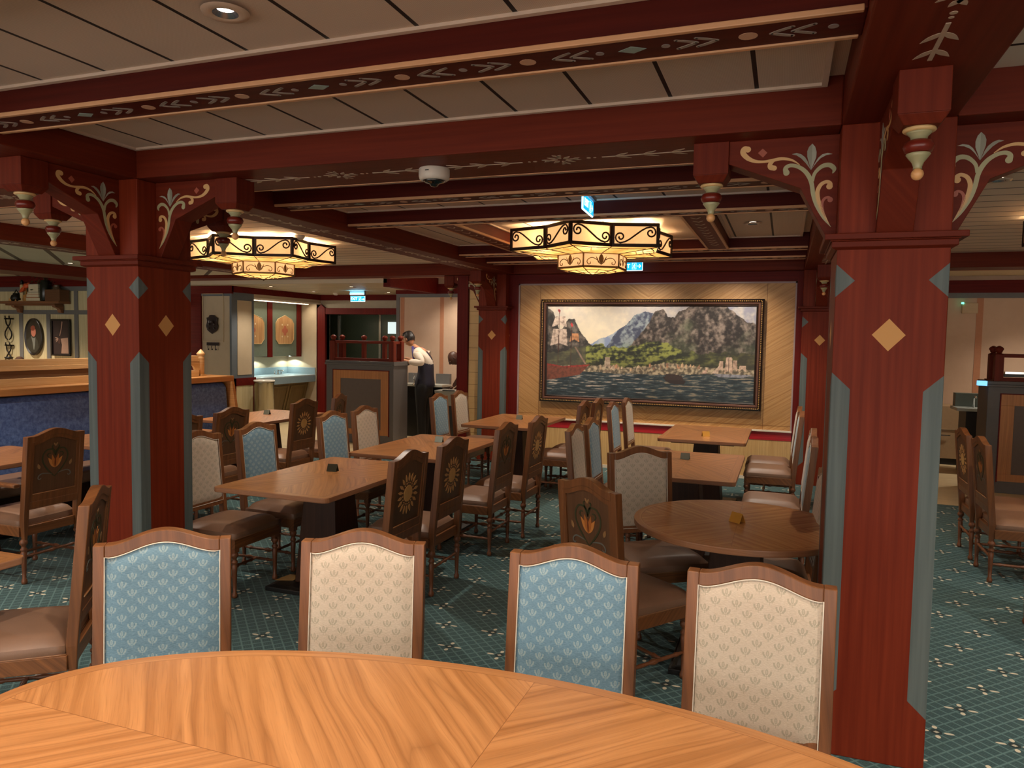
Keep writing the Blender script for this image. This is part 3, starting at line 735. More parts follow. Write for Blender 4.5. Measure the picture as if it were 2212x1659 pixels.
def make_chair(fab, motif, arms=False):
    t = thing('dining_chair', 'x', 'chair')
    W, PW = .2125, .036
    f = MB()
    zs = [.285, .42, .60, .80, .995]
    for s_ in (1, -1):                       # rear posts running up into the shoulders
        xo, xi = s_ * W, s_ * (W - PW)
        vs = []
        for z in zs:
            y = yb(z); tpr = .0 if z > .3 else .008
            for dx, dy in ((xo - s_ * tpr, -.022 + tpr), (xi + s_ * tpr, -.022 + tpr), (xi + s_ * tpr, .022 - tpr), (xo - s_ * tpr, .022 - tpr)): vs.append((dx, y + dy, z))
        fs = [(4 * k + i, 4 * k + (i + 1) % 4, 4 * k + 4 + (i + 1) % 4, 4 * k + 4 + i) for k in range(len(zs) - 1) for i in range(4)]
        fs += [(3, 2, 1, 0), tuple(range(4 * len(zs) - 4, 4 * len(zs)))]
        if s_ < 0: fs = [tuple(reversed(q)) for q in fs]
        f.add(vs, fs)
    xs = [-(W - PW) + (2 * (W - PW)) * i / 26 for i in range(27)]
    def rail(zt, zb, d0=-.022, d1=.022):
        vs = []
        for x in xs:
            a, b = zt(x), zb(x)
            vs += [(x, yb(a) + d0, a), (x, yb(a) + d1, a), (x, yb(b) + d1, b), (x, yb(b) + d0, b)]
        n = len(xs); fs = [(4 * k + i, 4 * k + (i + 1) % 4, 4 * k + 4 + (i + 1) % 4, 4 * k + 4 + i) for k in range(n - 1) for i in range(4)]
        f.add(vs, fs + [(3, 2, 1, 0), (4 * n - 4, 4 * n - 3, 4 * n - 2, 4 * n - 1)])
    rail(lambda x: topz(x), lambda x: topz(x) - .041)
    rail(lambda x: .552, lambda x: .500)
    f.build('back_frame', CHW, t, bevel=.0035)
    # upholstered front pad
    pw = W - PW + .002; n = 18; k = 22
    vs = []; grid = {}
    for j in range(k + 1):
        for i in range(n + 1):
            x = -pw + 2 * pw * i / n; zt = topz(x * .999) - .039; z = .528 + (zt - .528) * j / k
            u = min(1, min(i, n - i) / n * 2 * 3.2); v = min(1, min(j, k - j) / k * 2 * 4.0)
            bulge = .006 + .014 * (sin(u * PI / 2) * sin(v * PI / 2))
            vs.append((x, yb(z) - .010 - bulge, z))
    p = MB(); p.add(vs, [(j * (n + 1) + i, j * (n + 1) + i + 1, (j + 1) * (n + 1) + i + 1, (j + 1) * (n + 1) + i) for j in range(k) for i in range(n)], 0, True)
    pad = p.build('back_pad', fab, t)
    b = [(-pw, .528 + (topz(pw) - .039 - .528) * j / 8) for j in range(9)] + [(-pw + 2 * pw * i / 24, topz(-pw + 2 * pw * i / 24) - .039) for i in range(1, 24)] + [(pw, .528 + (topz(pw) - .039 - .528) * (8 - j) / 8) for j in range(9)] + [(pw - 2 * pw * i / 6, .528) for i in range(1, 6)]
    q = MB(); q.tube([(x * .992, yb(z) - .0225, z + (-.003 if z > .7 and abs(x) < pw * .98 else 0)) for x, z in b], .0021, 6, 0, True); q.build('piping', PIPE, pad)
    # wooden panel on the rear of the back with its sunk field
    r = MB(); bw = W - PW + .004
    def strip(x0, x1, zf0, zf1, off, mi=0, nn=14):
        vs = []
        for i in range(nn + 1):
            x = x0 + (x1 - x0) * i / nn
            for z in (zf0(x), zf1(x)): vs.append((x, yb(z) + off, z))
        r.add(vs, [(2 * i, 2 * i + 1, 2 * i + 3, 2 * i + 2) for i in range(nn)], mi)
    strip(-bw, bw, lambda x: .54, lambda x: topz(x) - .03, .0115)
    pan = r.build('back_panel', CHP, t)
    r = MB(); fx, fz0 = .158, .610
    def fieldtop(x): return topz(x * 1.04) - .062
    n_ = 20; xs_ = [-bw + 2 * bw * i / n_ for i in range(n_ + 1)]
    strip(-bw, -fx, lambda x: .54, lambda x: topz(x) - .03, .0190, nn=3); strip(fx, bw, lambda x: .54, lambda x: topz(x) - .03, .0190, nn=3)
    strip(-fx, fx, fieldtop, lambda x: topz(x) - .03, .0190, nn=18); strip(-fx, fx, lambda x: .54, lambda x: .602, .0190, nn=2)
    def wall(P): r.add([(x, yb(z) + o_, z) for x, z in P for o_ in (.0115, .019)], [(2 * i, 2 * i + 1, 2 * i + 3, 2 * i + 2) for i in range(len(P) - 1)])
    wall([(-fx, .602), (-fx, fieldtop(-fx))]); wall([(fx, .602), (fx, fieldtop(fx))]); wall([(-fx + 2 * fx * i / 18, fieldtop(-fx + 2 * fx * i / 18)) for i in range(19)]); wall([(-fx, .602), (fx, .602)])
    r.build('panel_surround', CHW, pan)
    r = MB(); r.tube([(-fx, yb(.60) + .019, .602), (fx, yb(.60) + .019, .602)], .0035, 5); r.build('panel_bead', mat('pale_brown_bead', color='a87348', rough=.35), pan)  # lighter bead along the lower edge of the field only
    mo = (sun_motif if motif == 'sun' else tulip_motif)()
    for i, v in enumerate(mo.v): mo.v[i] = Vector((v.x, yb(v.z) + .0118 + v.y, v.z))
    mo.build('carved_sunflower' if motif == 'sun' else 'painted_tulip', SUN if motif == 'sun' else TUL, pan)
    # seat
    s = MB(); n = 12; vs = []
    for j in range(n + 1):
        for i in range(n + 1):
            u, v = -1 + 2 * i / n, -1 + 2 * j / n
            e = (max(0, 1 - abs(u) ** 6) ** .5) * (max(0, 1 - abs(v) ** 6) ** .5)
            hx = .210 + .014 * (1 - v) / 2
            vs.append((u * hx, -.245 + (v + 1) / 2 * .435, .425 + .040 * e ** .6 + .008 * (1 - u * u) * (1 - v * v)))
    s.add(vs, [(j * (n + 1) + i, j * (n + 1) + i + 1, (j + 1) * (n + 1) + i + 1, (j + 1) * (n + 1) + i) for j in range(n) for i in range(n)], 0, True)
    ring = [vs[i] for i in range(n + 1)] + [vs[j * (n + 1) + n] for j in range(1, n + 1)] + [vs[n * (n + 1) + i] for i in range(n - 1, -1, -1)] + [vs[j * (n + 1)] for j in range(n - 1, 0, -1)]
    L = len(ring); lv = []
    for zz, g in ((0, 1.0), (-.012, 1.012), (-.030, 1.012), (-.040, .995)): lv += [(x * g, (y + .03) * g - .03, z + zz) for x, y, z in ring]
    s.add(lv, [(a * L + (i + 1) % L, a * L + i, (a + 1) * L + i, (a + 1) * L + (i + 1) % L) for a in range(3) for i in range(L)], 0, True)
    s.add(lv[-L:], [tuple(range(L))])
    st_ = s.build('seat', LEATH, t)
    s = MB(); s.tube([(x * 1.012, (y + .03) * 1.012 - .03, .388) for x, y, z in ring], .003, 6, 0, True); s.build('seat_piping', mat('leather_welt', color='8a6142', rough=.4), st_)
    a = MB(); a.box(-.222, .222, -.240, -.218, .322, .386); a.box(-.222, -.200, -.218, .20, .322, .386); a.box(.200, .222, -.218, .20, .322, .386); a.box(-.18, .18, .196, .218, .322, .386)
    a.box(-.2, .2, -.218, .196, .375, .386)
    a.build('seat_frame', CHW_X, t, bevel=.003)
    for sx in (1, -1):
        for fy in (-.218, .213):
            l = MB(); l.lathe(turned(1, .305), (0, 0, 0), 12)
            if fy < 0: l.box(-.021, .021, -.021, .021, .300, .330)
            o = l.build('leg', mat('leg_walnut', f_wood('xy', 'z', '4a2a1a', '6e4229', '7f4f33', 50, .2), rough=.36), t); o.location = (sx * .200, fy, 0)
    def stick(L): return [(.008, -L / 2), (.009, -L * .42), (.014, -L * .36), (.009, -L * .33), (.011, -L * .2), (.009, -.03), (.0145, -.012), (.016, 0), (.0145, .012), (.009, .03), (.011, L * .2), (.009, L * .33), (.014, L * .36), (.009, L * .42), (.008, L / 2)]
    lw = MATS['leg_walnut']
    for sx in (1, -1):
        l = MB(); l.lathe(stick(.43), (0, 0, 0), 8, 0, 'y'); l.build('stretcher', lw, t).location = (sx * .2, -.003, .135)
    l = MB(); l.lathe(stick(.40), (0, 0, 0), 8, 0, 'x'); l.build('stretcher', lw, t).location = (0, .213, .185)
    l = MB(); l.lathe(stick(.40), (0, 0, 0), 8, 0, 'x'); l.build('stretcher', lw, t).location = (0, -.06, .135)
    if arms:
        for sx in (1, -1):
            l = MB(); l.box(sx * .235 - .024, sx * .235 + .024, -.20, .215, .655, .680); l.box(sx * .235 - .016, sx * .235 + .016, -.19, -.155, .38, .655)
            l.build('armrest', CHW_X, t, bevel=.008)
    return t
CH = {'blue': make_chair(FAB_B, 'tulip'), 'cream': make_chair(FAB_C, 'sun'), 'bluesun': None, 'creamtul': None}
ARM = make_chair(FAB_B, 'tulip', True)
used = set()
def place(kind, bx, by, face, label, group=None):
    """(bx, by) is where the top of the back stands; face = direction it looks, in degrees"""
    src = ARM if kind == 'arm' else CH[kind]
    if kind in used: o = copy_tree(src)
    else: o = src; used.add(kind)
    a = R(face); d = Vector((cos(a), sin(a)))
    p = Vector((bx, by)) + d * .27
    o.location = (p.x, p.y, 0); o.rotation_euler = (0, 0, a + PI / 2)
    tag(o, label, 'chair', group)
    return o
GA = 'dining chairs'
# round the near oval table, upholstered fronts towards the camera
place('blue', -1.952, 1.916, -52, 'blue patterned chair front at lower left, in front of the left pillar foot', GA)
place('cream', -1.333, 2.179, -72, 'cream patterned chair second from the left along the near oval table', GA)
place('blue', -.617, 2.290, -88, 'blue patterned chair in the middle of the row along the near oval table', GA)
place('cream', -.0436, 2.308, -92, 'cream patterned chair at the right end of the near row, touching the right pillar', GA)
place('blue', -2.76, 2.34, -142, 'chair at the left edge seen side-on, tulip back, brown seat at table corner', GA)
# table by the left pillar (first in the row)
place('cream', -3.75, 3.97, 0, 'cream chair half hidden behind the left pillar at the first rectangular table', GA)
place('blue', -3.74, 4.56, 0, 'blue chair beside the first rectangular table, left side', GA)
place('cream', -2.05, 3.85, 180, 'sunflower-backed chair nearest the camera on the right of the first table', GA)
place('cream', -2.06, 4.49, 180, 'sunflower-backed chair farther along the first table, beside the aisle', GA)
# second table
place('blue', -3.73, 5.55, 0, 'blue chair at the left side of the second rectangular table', GA)
place('cream', -3.75, 6.12, 0, 'cream chair at the left side of the second table, before the host stand', GA)
place('blue', -2.05, 5.48, 180, 'tulip-backed chair with full legs showing beside the aisle at the second table', GA)
place('cream', -1.98, 6.07, 180, 'sunflower-backed chair seen nearly edge-on at the far end of the second table', GA)
# third table
place('blue', -3.83, 7.90, 0, 'blue chair standing before the waiter in the vest', GA)
place('cream', -3.81, 8.45, 0, 'cream chair at the third table beside the crimson post', GA)
place('cream', -2.03, 7.83, 180, 'small wooden-backed chair at the third table, left of the blue one under the painting', GA)
place('cream', -1.98, 8.26, 180, 'distant sunflower-backed chair directly under the lower left of the painting', GA)
# fourth (under the painting, right)
place('blue', -1.73, 7.87, 0, 'distant blue chair under the painting, turned to the fourth table', GA)
place('cream', -1.70, 8.49, 0, 'distant cream chair under the painting, tallest against the oak wall', GA)
place('blue', .18, 7.78, 180, 'blue chair on the right of the fourth table, seen from the side', GA)
place('cream', .17, 8.34, 180, 'cream chair on the right of the fourth table, farthest right under the painting', GA)
# fifth
place('cream', -1.54, 5.64, 0, 'cream chair behind the tulip chair of the round table, left of fifth table', GA)
place('blue', -1.53, 6.13, 0, 'blue chair left of the fifth table, beside a cream one', GA)
place('blue', .22, 5.62, 180, 'blue chair right of the fifth table, its brown seat towards the round table', GA)
place('cream', .235, 6.25, 180, 'cream chair right of the fifth table, mostly behind a blue one', GA)
# round table
place('cream', -.836, 4.63, -55, 'cream chair facing the camera on the far side of the round table', GA)
place('blue', -.865, 3.44, 55, 'tulip-backed chair at the near left of the round table', GA)
place('cream', .24, 4.33, 183, 'chair tucked in behind the right pillar at the round table', GA)
# left bay
place('arm', -4.66, 3.64, 180, 'tulip-backed armchair left of the left pillar, facing the banquette', GA)
place('blue', -4.66, 4.78, 180, 'chair almost wholly hidden behind the left pillar, only a post showing', GA)
place('blue', -4.69, 5.40, 180, 'tulip-backed chair just right of the left pillar before the blue banquette', GA)
place('cream', -4.68, 6.47, 180, 'sunflower-backed chair between the wall table and the blue chair', GA)
place('blue', -4.76, 7.24, 195, 'distant tulip-backed chair in front of the host stand', GA)
# right bay
place('cream', 1.39, 6.91, 0, 'sunflower-backed chair beyond the right pillar, farther of two in the right bay', GA)
place('blue', 1.39, 6.32, 0, 'tulip-backed chair beyond the right pillar, nearer of two in the right bay', GA)
place('cream', 1.62, 5.40, -70, 'chair cut off by the right edge of the view, one turned leg on the carpet', GA)

# ================================================================== TABLES
def rr_poly(hx, hy, r=.03, n=5):
    P = []
    for cx, cy, a0 in ((hx - r, hy - r, 0), (-hx + r, hy - r, 90), (-hx + r, -hy + r, 180), (hx - r, -hy + r, 270)):
        for i in range(n + 1): a = R(a0 + 90 * i / n); P.append((cx + r * cos(a), cy + r * sin(a)))
    return P
def ell_poly(a, b, n=96): return [(a * cos(2 * PI * i / n), b * sin(2 * PI * i / n)) for i in range(n)]
def tabletop(t, poly, mt, zt=.75, th=.030):
    m = MB(); n = len(poly)
    m.add([(x, y, zt) for x, y in poly], [tuple(range(n))]); m.add([(x * .999, y * .999, zt - th) for x, y in poly], [tuple(reversed(range(n)))], 1)
    b = MB()
    m2 = MB(); 
    vs = [(x, y, zt) for x, y in poly] + [(x * 1.002, y * 1.002, zt - .004) for x, y in poly] + [(x * 1.002, y * 1.002, zt - th + .004) for x, y in poly] + [(x * .999, y * .999, zt - th) for x, y in poly]
    m.add(vs, [(k * n + (i + 1) % n, k * n + i, (k + 1) * n + i, (k + 1) * n + (i + 1) % n) for k in range(3) for i in range(n)], 1)
    o = m.build('tabletop', [mt, EDGEW], t); return o
def ped(t, x, y, w0=.17, w1=.125, d0=None):
    m = MB(); m.frustum(-w0, w0, -w0, w0, .035, -w1, w1, -w1, w1, .72); o = m.build('pedestal', DARKW, t, bevel=.006); o.location = (x, y, 0)
    m = MB(); m.box(-.30, .30, -.30, .30, 0, .030); m.frustum(-.29, .29, -.29, .29, .030, -.26, .26, -.26, .26, .038); o = m.build('base_plate', BLACK, t, bevel=.004); o.location = (x, y, 0)
proto_rt = None
def rect_table(x0, x1, y0, y1, label):
    global proto_rt
    if proto_rt is None:
        t = thing('dining_table', label, 'table', ((x0 + x1) / 2, (y0 + y1) / 2, 0), 0, 'rectangular tables')
        tabletop(t, rr_poly(.415, .65, .035), TT_RECT)
        m = MB(); m.box(-.30, .30, -.5, .5, .695, .72); m.build('underframe', DARKW, t)
        ped(t, 0, 0, .165, .115); proto_rt = t; return t
    t = copy_tree(proto_rt); t.location = ((x0 + x1) / 2, (y0 + y1) / 2, 0); t['label'] = label; return t
rect_table(-3.29, -2.465, 3.60, 4.92, 'first rectangular table beside the left pillar, dark number tent on it')
rect_table(-3.30, -2.475, 5.13, 6.45, 'second rectangular table, just before the host stand')
rect_table(-3.30, -2.475, 7.36, 8.66, 'third rectangular table, standing by the distant left pillar')
rect_table(-1.14, -.31, 7.27, 8.50, 'fourth rectangular table, standing under the right half of the painting')
rect_table(-1.11, -.28, 5.17, 6.47, 'fifth rectangular table, behind the round table')
rect_table(-5.95, -5.10, 2.93, 4.23, 'banquette table at the left edge, left of the armchair')
rect_table(-6.00, -5.17, 4.48, 5.78, 'banquette table behind the left pillar')
rect_table(-6.08, -5.20, 6.38, 7.68, 'banquette table at the far end near the steel bin')
rect_table(-3.80, -2.955, .875, 2.175, 'table whose corner shows at the lower left edge')
rect_table(1.98, 2.81, 5.95, 7.25, 'table in the right bay beyond the edge of the view')
t = thing('oval_table', 'large oval table with honey coloured marquetry top in the foreground', 'table', (-.616, 1.30, 0))
tabletop(t, ell_poly(1.27, .635), TT_OVAL, .75, .032); ped(t, -.5, 0, .2, .15); ped(t, .5, 0, .2, .15)
t = thing('round_table', 'dark shaded round table with gold number tent beside the right pillar', 'table', (-.20, 4.04, 0))
tabletop(t, ell_poly(.54, .54), TT_ROUND); ped(t, 0, 0, .17, .12)
# folded number tents
def tent(x, y, rz, mt, label, s=1.0):
    m = MB(); m.add([(-.036, -.024, 0), (.036, -.024, 0), (.036, 0, .050), (-.036, 0, .050), (-.036, .024, 0), (.036, .024, 0)], [(0, 1, 2, 3), (3, 2, 5, 4)])
    o = m.build('number_tent', mt); so = o.modifiers.new('thick', 'SOLIDIFY'); so.thickness = .0016; so.offset = -1
    o.location = (x, y, .7512); o.rotation_euler = (0, 0, R(rz)); tag(o, label, 'table tent', 'table number tents')
GOLDT = mat('gold_card', color='e2a848', rough=.3, metal=.35); DKT = mat('dark_card', color='4c4a3a', rough=.35, metal=.4); GRT = mat('grey_card', color='8c9388', rough=.35, metal=.4)
tent(-.203, 4.035, -38, GOLDT, 'shiny gold tent card on the round table')
tent(-2.935, 4.38, 8, DKT, 'dark tent card on the first rectangular table')
tent(-2.906, 6.02, 5, GRT, 'grey tent card on the second rectangular table')
tent(-2.892, 8.14, 3, GRT, 'grey tent card on the third table by the distant pillar')
tent(-.713, 7.60, 20, GOLDT, 'brass coloured tent card on the fourth table under the painting')
tent(-.721, 6.04, -4, GRT, 'grey tent card on the fifth table, behind the cream chair')
tent(-5.722, 7.18, 10, DKT, 'dark tent card on the far banquette table')
# flat tan patch under the first table
m = MB(); m.add([(-3.175, 4.06, .042), (-3.06, 4.10, .042), (-3.045, 4.20, .046), (-3.15, 4.19, .046)], [(0, 1, 2, 3)]); o = m.build('tan_patch', mat('plain_tan', color='b78f54', rough=.5)); so = o.modifiers.new('t', 'SOLIDIFY'); so.thickness = .002
tag(o, 'flat tan patch lying on the base under the first rectangular table', 'paper tag')
# ================================================================== BANQUETTE
t = thing('banquette', 'long blue upholstered banquette with honey oak ledge on the left', 'banquette', (-6.25, 3.0, 0))
def T(mb, nm, mt, bevel=0.0, **k):
    for i, v in enumerate(mb.v): mb.v[i] = v - Vector((-6.25, 3.0, 0))
    return mb.build(nm, mt, t, bevel=bevel, **k)
Y0, Y1 = -1.0, 7.16
ys = [-1.0, .55, 2.1, 3.58, 5.3, 7.12]
for i in range(len(ys) - 1):
    m = MB(); m.prism([(-6.36, .42), (-6.20, .42), (-6.26, 1.06), (-6.30, 1.112), (-6.38, 1.115)], ys[i] + .004, ys[i + 1] - .004, 'xz')
    for v in m.v: pass
    T(m, 'back_cushion', NAVYS, .018, bseg=3)
    m = MB(); m.box(-6.24, -5.74, ys[i] + .004, ys[i + 1] - .004, .36, .465); T(m, 'seat_cushion', LEATH, .03, bseg=3)
m = MB(); m.box(-6.30, -5.84, Y0, Y1, .04, .36); T(m, 'base', DARKW)
m = MB(); m.box(-6.62, -6.235, Y0, 7.22, 1.125, 1.190); T(m, 'ledge', OAKL, .006)
m = MB(); m.box(-6.60, -6.36, Y0, 7.18, 0, 1.125); T(m, 'rear_wall', DARKW)
m = MB(); m.prism([(-6.40, .0), (-6.02, .0), (-6.10, .46), (-6.215, 1.122), (-6.40, 1.122)], 7.155, 7.20, 'xz'); T(m, 'end_panel', OAKL, .004)
# rail above the ledge
m = MB(); m.box(-6.50, -6.44, Y0, 6.86, 1.372, 1.432); m.box(-6.503, -6.437, Y0, 5.52, 1.330, 1.372); m.box(-6.51, -6.43, Y0, 6.86, 1.19, 1.262)
for y in (5.60, 6.90):
    d = -1 if y > 6 else 1
    P = [(y - d * .0, 1.262), (y, 1.374), (y + d * .34, 1.374), (y + d * .30, 1.352), (y + d * .22, 1.345), (y + d * .20, 1.325), (y + d * .10, 1.315), (y + d * .07, 1.262)]
    m.prism(P, -6.485, -6.455, 'yz')
ra_ = T(m, 'rail', OAKP, .003)
m = MB(); m.box(-6.50, -6.445, Y0, 5.50, 1.262, 1.330); T(m, 'recess_shade_board', mat('shaded_walnut_board', f_wood('z', 'y', '3e2817', '5c3d24', '6f4c2e', 50, .3), rough=.5), .003)  # dark board stands for the shaded gap under the top rail
m = MB(); c = (-6.47, 6.93, 0)
m.box(-6.512, -6.428, 6.888, 6.972, 1.19, 1.21); m.lathe([(.038, 1.21), (.040, 1.40), (.044, 1.408), (.030, 1.418), (.034, 1.43), (.048, 1.445), (.050, 1.455), (.036, 1.47), (.020, 1.49), (.004, 1.505)], c, 12)
T(m, 'newel_post', OAKP)

# ================================================================== HOST STANDS
def host_stand(x0, x1, y0, y1, label):
    cx, cy = (x0 + x1) / 2, (y0 + y1) / 2; hx, hy = (x1 - x0) / 2, (y1 - y0) / 2
    t = thing('host_stand', label, 'host stand', (cx, cy, 0), 0, 'host stands')
    m = MB(); m.box(-hx, hx, -hy, hy, 0, 1.235); m.box(-hx - .02, hx + .02, -hy - .02, hy + .02, 1.235, 1.262); m.box(-hx - .012, hx + .012, -hy - .012, hy + .012, 1.262, 1.300)
    m.build('body', GREYD, t, bevel=.004)
    m = MB(); a0, a1, b0, b1 = -hx + .135, hx - .085, .14, 1.15
    m.box(a0 - .012, a0, -hy - .012, -hy, b0 - .012, b1 + .012); m.box(a1, a1 + .012, -hy - .012, -hy, b0 - .012, b1 + .012); m.box(a0, a1, -hy - .012, -hy, b1, b1 + .012); m.build('crimson_bead', CRIM, t)
    m = MB(); q = .135; a = (a0, a1, b0, b1)
    m.box(a[0], a[1], -hy - .010, -hy, b1 - q * .95, b1); m.box(a[0], a[1], -hy - .010, -hy, b0, b0 + .085); m.box(a[0], a[0] + q, -hy - .010, -hy, b0 + .085, b1 - q * .95); m.box(a[1] - q, a[1], -hy - .010, -hy, b0 + .085, b1 - q * .95)
    fr_ = m.build('oak_panel_frame', OAKO, t, bevel=.002)
    m = MB(); m.box(a0 + q, a1 - q, -hy - .003, -hy + .001, b0 + .085, b1 - q * .95); m.build('panel', mat('taupe_panel', color='5c5048', rough=.6), fr_)
    # gallery rail
    posts = [(-hx + .10, -hy + .05), (hx - .05, -hy + .05), (-hx + .10, -hy + .30), (hx - .05, -hy + .30)]
    for i, (px, py) in enumerate(posts + [(-.1, -hy + .30), (.28, -hy + .30)]):
        m = MB(); s = .045 if i < 4 else .03
        m.box(-s, s, -s, s, 1.30, 1.61); m.frustum(-s, s, -s, s, 1.61, -.02, .02, -.02, .02, 1.625); m.lathe([(.022, 1.625), (.034, 1.635), (.036, 1.65), (.046, 1.662), (.047, 1.678), (.034, 1.695), (.010, 1.708)], (0, 0, 0), 10)
        m.build('rail_post', RED_Z, t, bevel=.003).location = (px, py, 0)
    m = MB()
    for py in (-hy + .05, -hy + .30): m.box(-hx + .10, hx - .05, py - .022, py + .022, 1.575, 1.617)
    m.box(-hx + .10, hx - .05, -hy + .02, -hy + .08, 1.30, 1.345); m.box(-hx + .05, hx - .02, -hy + .03, hy - .03, 1.300, 1.312)
    for px in (-hx + .10, hx - .05): m.box(px - .022, px + .022, -hy + .05, -hy + .30, 1.575, 1.617)
    m.build('gallery_rail', RED_X, t, bevel=.003)
    return t
host_stand(-6.89, -5.67, 10.1, 10.56, 'slate host stand with oak panel and red gallery rail, waiter leaning on it')
host_stand(2.23, 3.55, 9.95, 10.41, 'slate host stand with red rail cut by the right edge of the view')
m = MB(); m.box(2.12, 2.208, 9.90, 9.99, 1.245, 1.300); o = m.build('lit_corner_device', mat('pale_blue_glow', emit='6fb4e8', estr=1.0, color='7fb8e0')); tag(o, 'small glowing light-blue block on the corner of the right host stand', 'device')
m = MB(); m.box(0, .62, 0, .28, 0, .035); m.box(.01, .61, .01, .27, .035, .06, 1); o = m.build('wire_tray', [mat('dark_green_tray', color='2d3129', rough=.4), CHROME]); o.location = (2.42, 10.1, 1.347); tag(o, 'dark metal tray lying inside the rail of the right host stand', 'tray')
# service station behind the left stand
t = thing('service_station', 'dark service counter with slate backsplash behind the waiter', 'counter', (-5.75, 11.24, 0))
m = MB(); m.box(-.35, .40, -.05, .25, 0, .86); m.build('cabinet', BLACK, t, bevel=.005)
m = MB(); m.box(-.37, .42, -.12, .26, .86, .90); m.build('worktop', mat('pale_worktop', color='c9c8bb', rough=.3), t, bevel=.005)
for a_, b_ in ((.16, .42), (-.37, -.05)): m = MB(); m.box(a_, b_, .18, .25, .90, 1.07); m.build('backsplash', GREY, t)
t = thing('metal_bin', 'pale metal tub behind the cream chair by the crimson post', 'tub', (-5.0, 10.68, 0))
m = MB(); m.frustum(-.13, .20, -.15, .15, .62, -.17, .24, -.18, .18, .86); m.build('tub', mat('grey_tub', color='9a9a92', rough=.35, metal=.3), t, bevel=.01)
m = MB(); m.box(-.10, .17, -.12, .12, 0, .62); m.build('stand', BLACK, t)
m = MB(); m.box(-.02, .18, -.19, -.16, .86, .872); m.build('tub_handle', BLACK, t)
# right service area
t = thing('service_cabinet', 'beige service cabinet with dark sink top beyond the right bay chairs', 'cabinet', (1.95, 12.1, 0))
m = MB(); m.box(-.85, .42, -.1, .39, .09, .84); m.build('body', mat('beige_laminate', color='b39672', rough=.5), t, bevel=.004)
m = MB(); m.box(-.85, .42, -.08, .39, 0, .09); m.build('plinth', BLACK, t)
m = MB(); m.box(-.80, .40, -.112, -.1, .50, .505); m.box(.05, .30, -.14, -.125, .42, .432); m.build('handle', CHROME, t)
t = thing('hand_basin', 'dark green grey basin unit beside the right host stand', 'basin', (2.30, 11.4, 0))
m = MB(); m.box(-.13, .35, -.2, .25, .84, .88); m.build('top', mat('pale_basin_top', color='aab0aa', rough=.3), t, bevel=.004)
m = MB(); m.box(-.10, .35, .1, .25, .88, 1.06); m.build('backsplash', mat('deep_green_grey', color='59635b', rough=.5), t)
m = MB(); m.box(-.02, .35, -.18, .25, 0, .84); m.build('cabinet', BLACK, t)
m = MB(); m.tube([(.10, 0, .88), (.10, 0, 1.0), (.10, -.05, 1.03), (.10, -.11, 1.02)], .012, 8); m.build('tap', CHROME, t)
# wall device on the right
t = thing('wall_device', 'small cream box with a green light high on the right blush wall', 'device', (2.50, YR, 2.25))
m = MB(); m.box(-.095, .105, -.07, -.008, -.075, .075); m.build('housing', mat('cream_plastic', color='c9b08c', rough=.5), t, bevel=.006)
m = MB(); m.box(-.11, -.08, -.085, -.06, .06, .085); m.build('indicator_light', mat('green_led', emit='5dffc8', estr=2.0, color='60e0b0'), t)

# ================================================================== SINK ALCOVE
t = thing('vanity_counter', 'blue grey wash counter in the alcove with slanted cabinet below', 'counter', (-9.25, 11.7, 0))
m = MB(); m.box(-.36, .335, -.98, .998, .875, .900); m.build('countertop', mat('pale_blue_solid_top', color='aab8bc', rough=.25), t, bevel=.006)
m = MB(); m.box(.29, .335, -.98, .998, .755, .875); m.box(-.36, -.34, -.98, .998, .900, 1.035); m.box(-.34, .33, .975, .998, .900, 1.035); m.build('apron_and_splash', BLUECTR, t, bevel=.003)
m = MB(); m.prism([(-.30, .10), (.02, .10), (.20, .755), (-.30, .755)], -.96, .95, 'xz'); m.build('slanted_cabinet', mat('olive_oak_cabinet', f_wood('y', 'z', '4a3920', '695331', '7a623b', 50, .25), rough=.5), t)
for k, (a, b) in enumerate(((-.9, -.30), (-.25, .33), (.38, .90))):
    m = MB(); s0, s1 = .18, .70
    def SX(z): return .02 + (z - .10) * .18 / .655
    for z0, z1, y0_, y1_ in ((.18, .22, a, b), (.66, .70, a, b), (.22, .66, a, a + .04), (.22, .66, b - .04, b)):
        m.add([(SX(z0) + .012, y0_, z0), (SX(z0) + .012, y1_, z0), (SX(z1) + .012, y1_, z1), (SX(z1) + .012, y0_, z1)], [(0, 1, 2, 3)])
    m.build('cabinet_door', mat('olive_oak_moulding', color='75603a', rough=.5), t)
t = thing('tap', 'chrome mixer tap with two handles on the alcove wash counter', 'tap', (-9.42, 12.15, .90))
m = MB(); m.lathe([(.026, 0), (.026, .01), (.016, .02), (.015, .07), (.018, .09), (.004, .10)], (0, 0, 0), 12); m.tube([(0, 0, .06), (.05, 0, .085), (.11, 0, .08), (.13, 0, .06)], .011, 8); m.build('spout', CHROME, t)
for s_ in (1, -1):
    m = MB(); m.lathe([(.02, 0), (.014, .02), (.014, .06), (.018, .07), (.004, .078)], (0, s_ * .10, 0), 10); m.tube([(0, s_ * .10, .068), (.03, s_ * .15, .085)], .007, 6); m.build('handle', CHROME, t)
def f_art():
    x, y, z = xyz()
    n = noise(vec(y * 26, z * 1.5, 2.0), 1.0, 3.0)
    c = C((n - .35) * 2.6, 'b98656', 'd9b07d')
    flower = smax(smax((ssqrt(ssq(sabs(y) - .045) + ssq(z + .0)) < .045) * 1.0, (ssqrt(ssq(y) + ssq(sabs(z) - .06)) < .04)), (ssqrt(ssq(y) + ssq(z)) < .03))
    c = C(flower * .75, c, 'b8574a')
    dots = (ssqrt(ssq(sabs(y) - .085) + ssq(sabs(z) - .115)) < .018)
    return C(dots, c, 'e8d3b0')
ART = mat('painted_folk_panel', f_art, rough=.45)
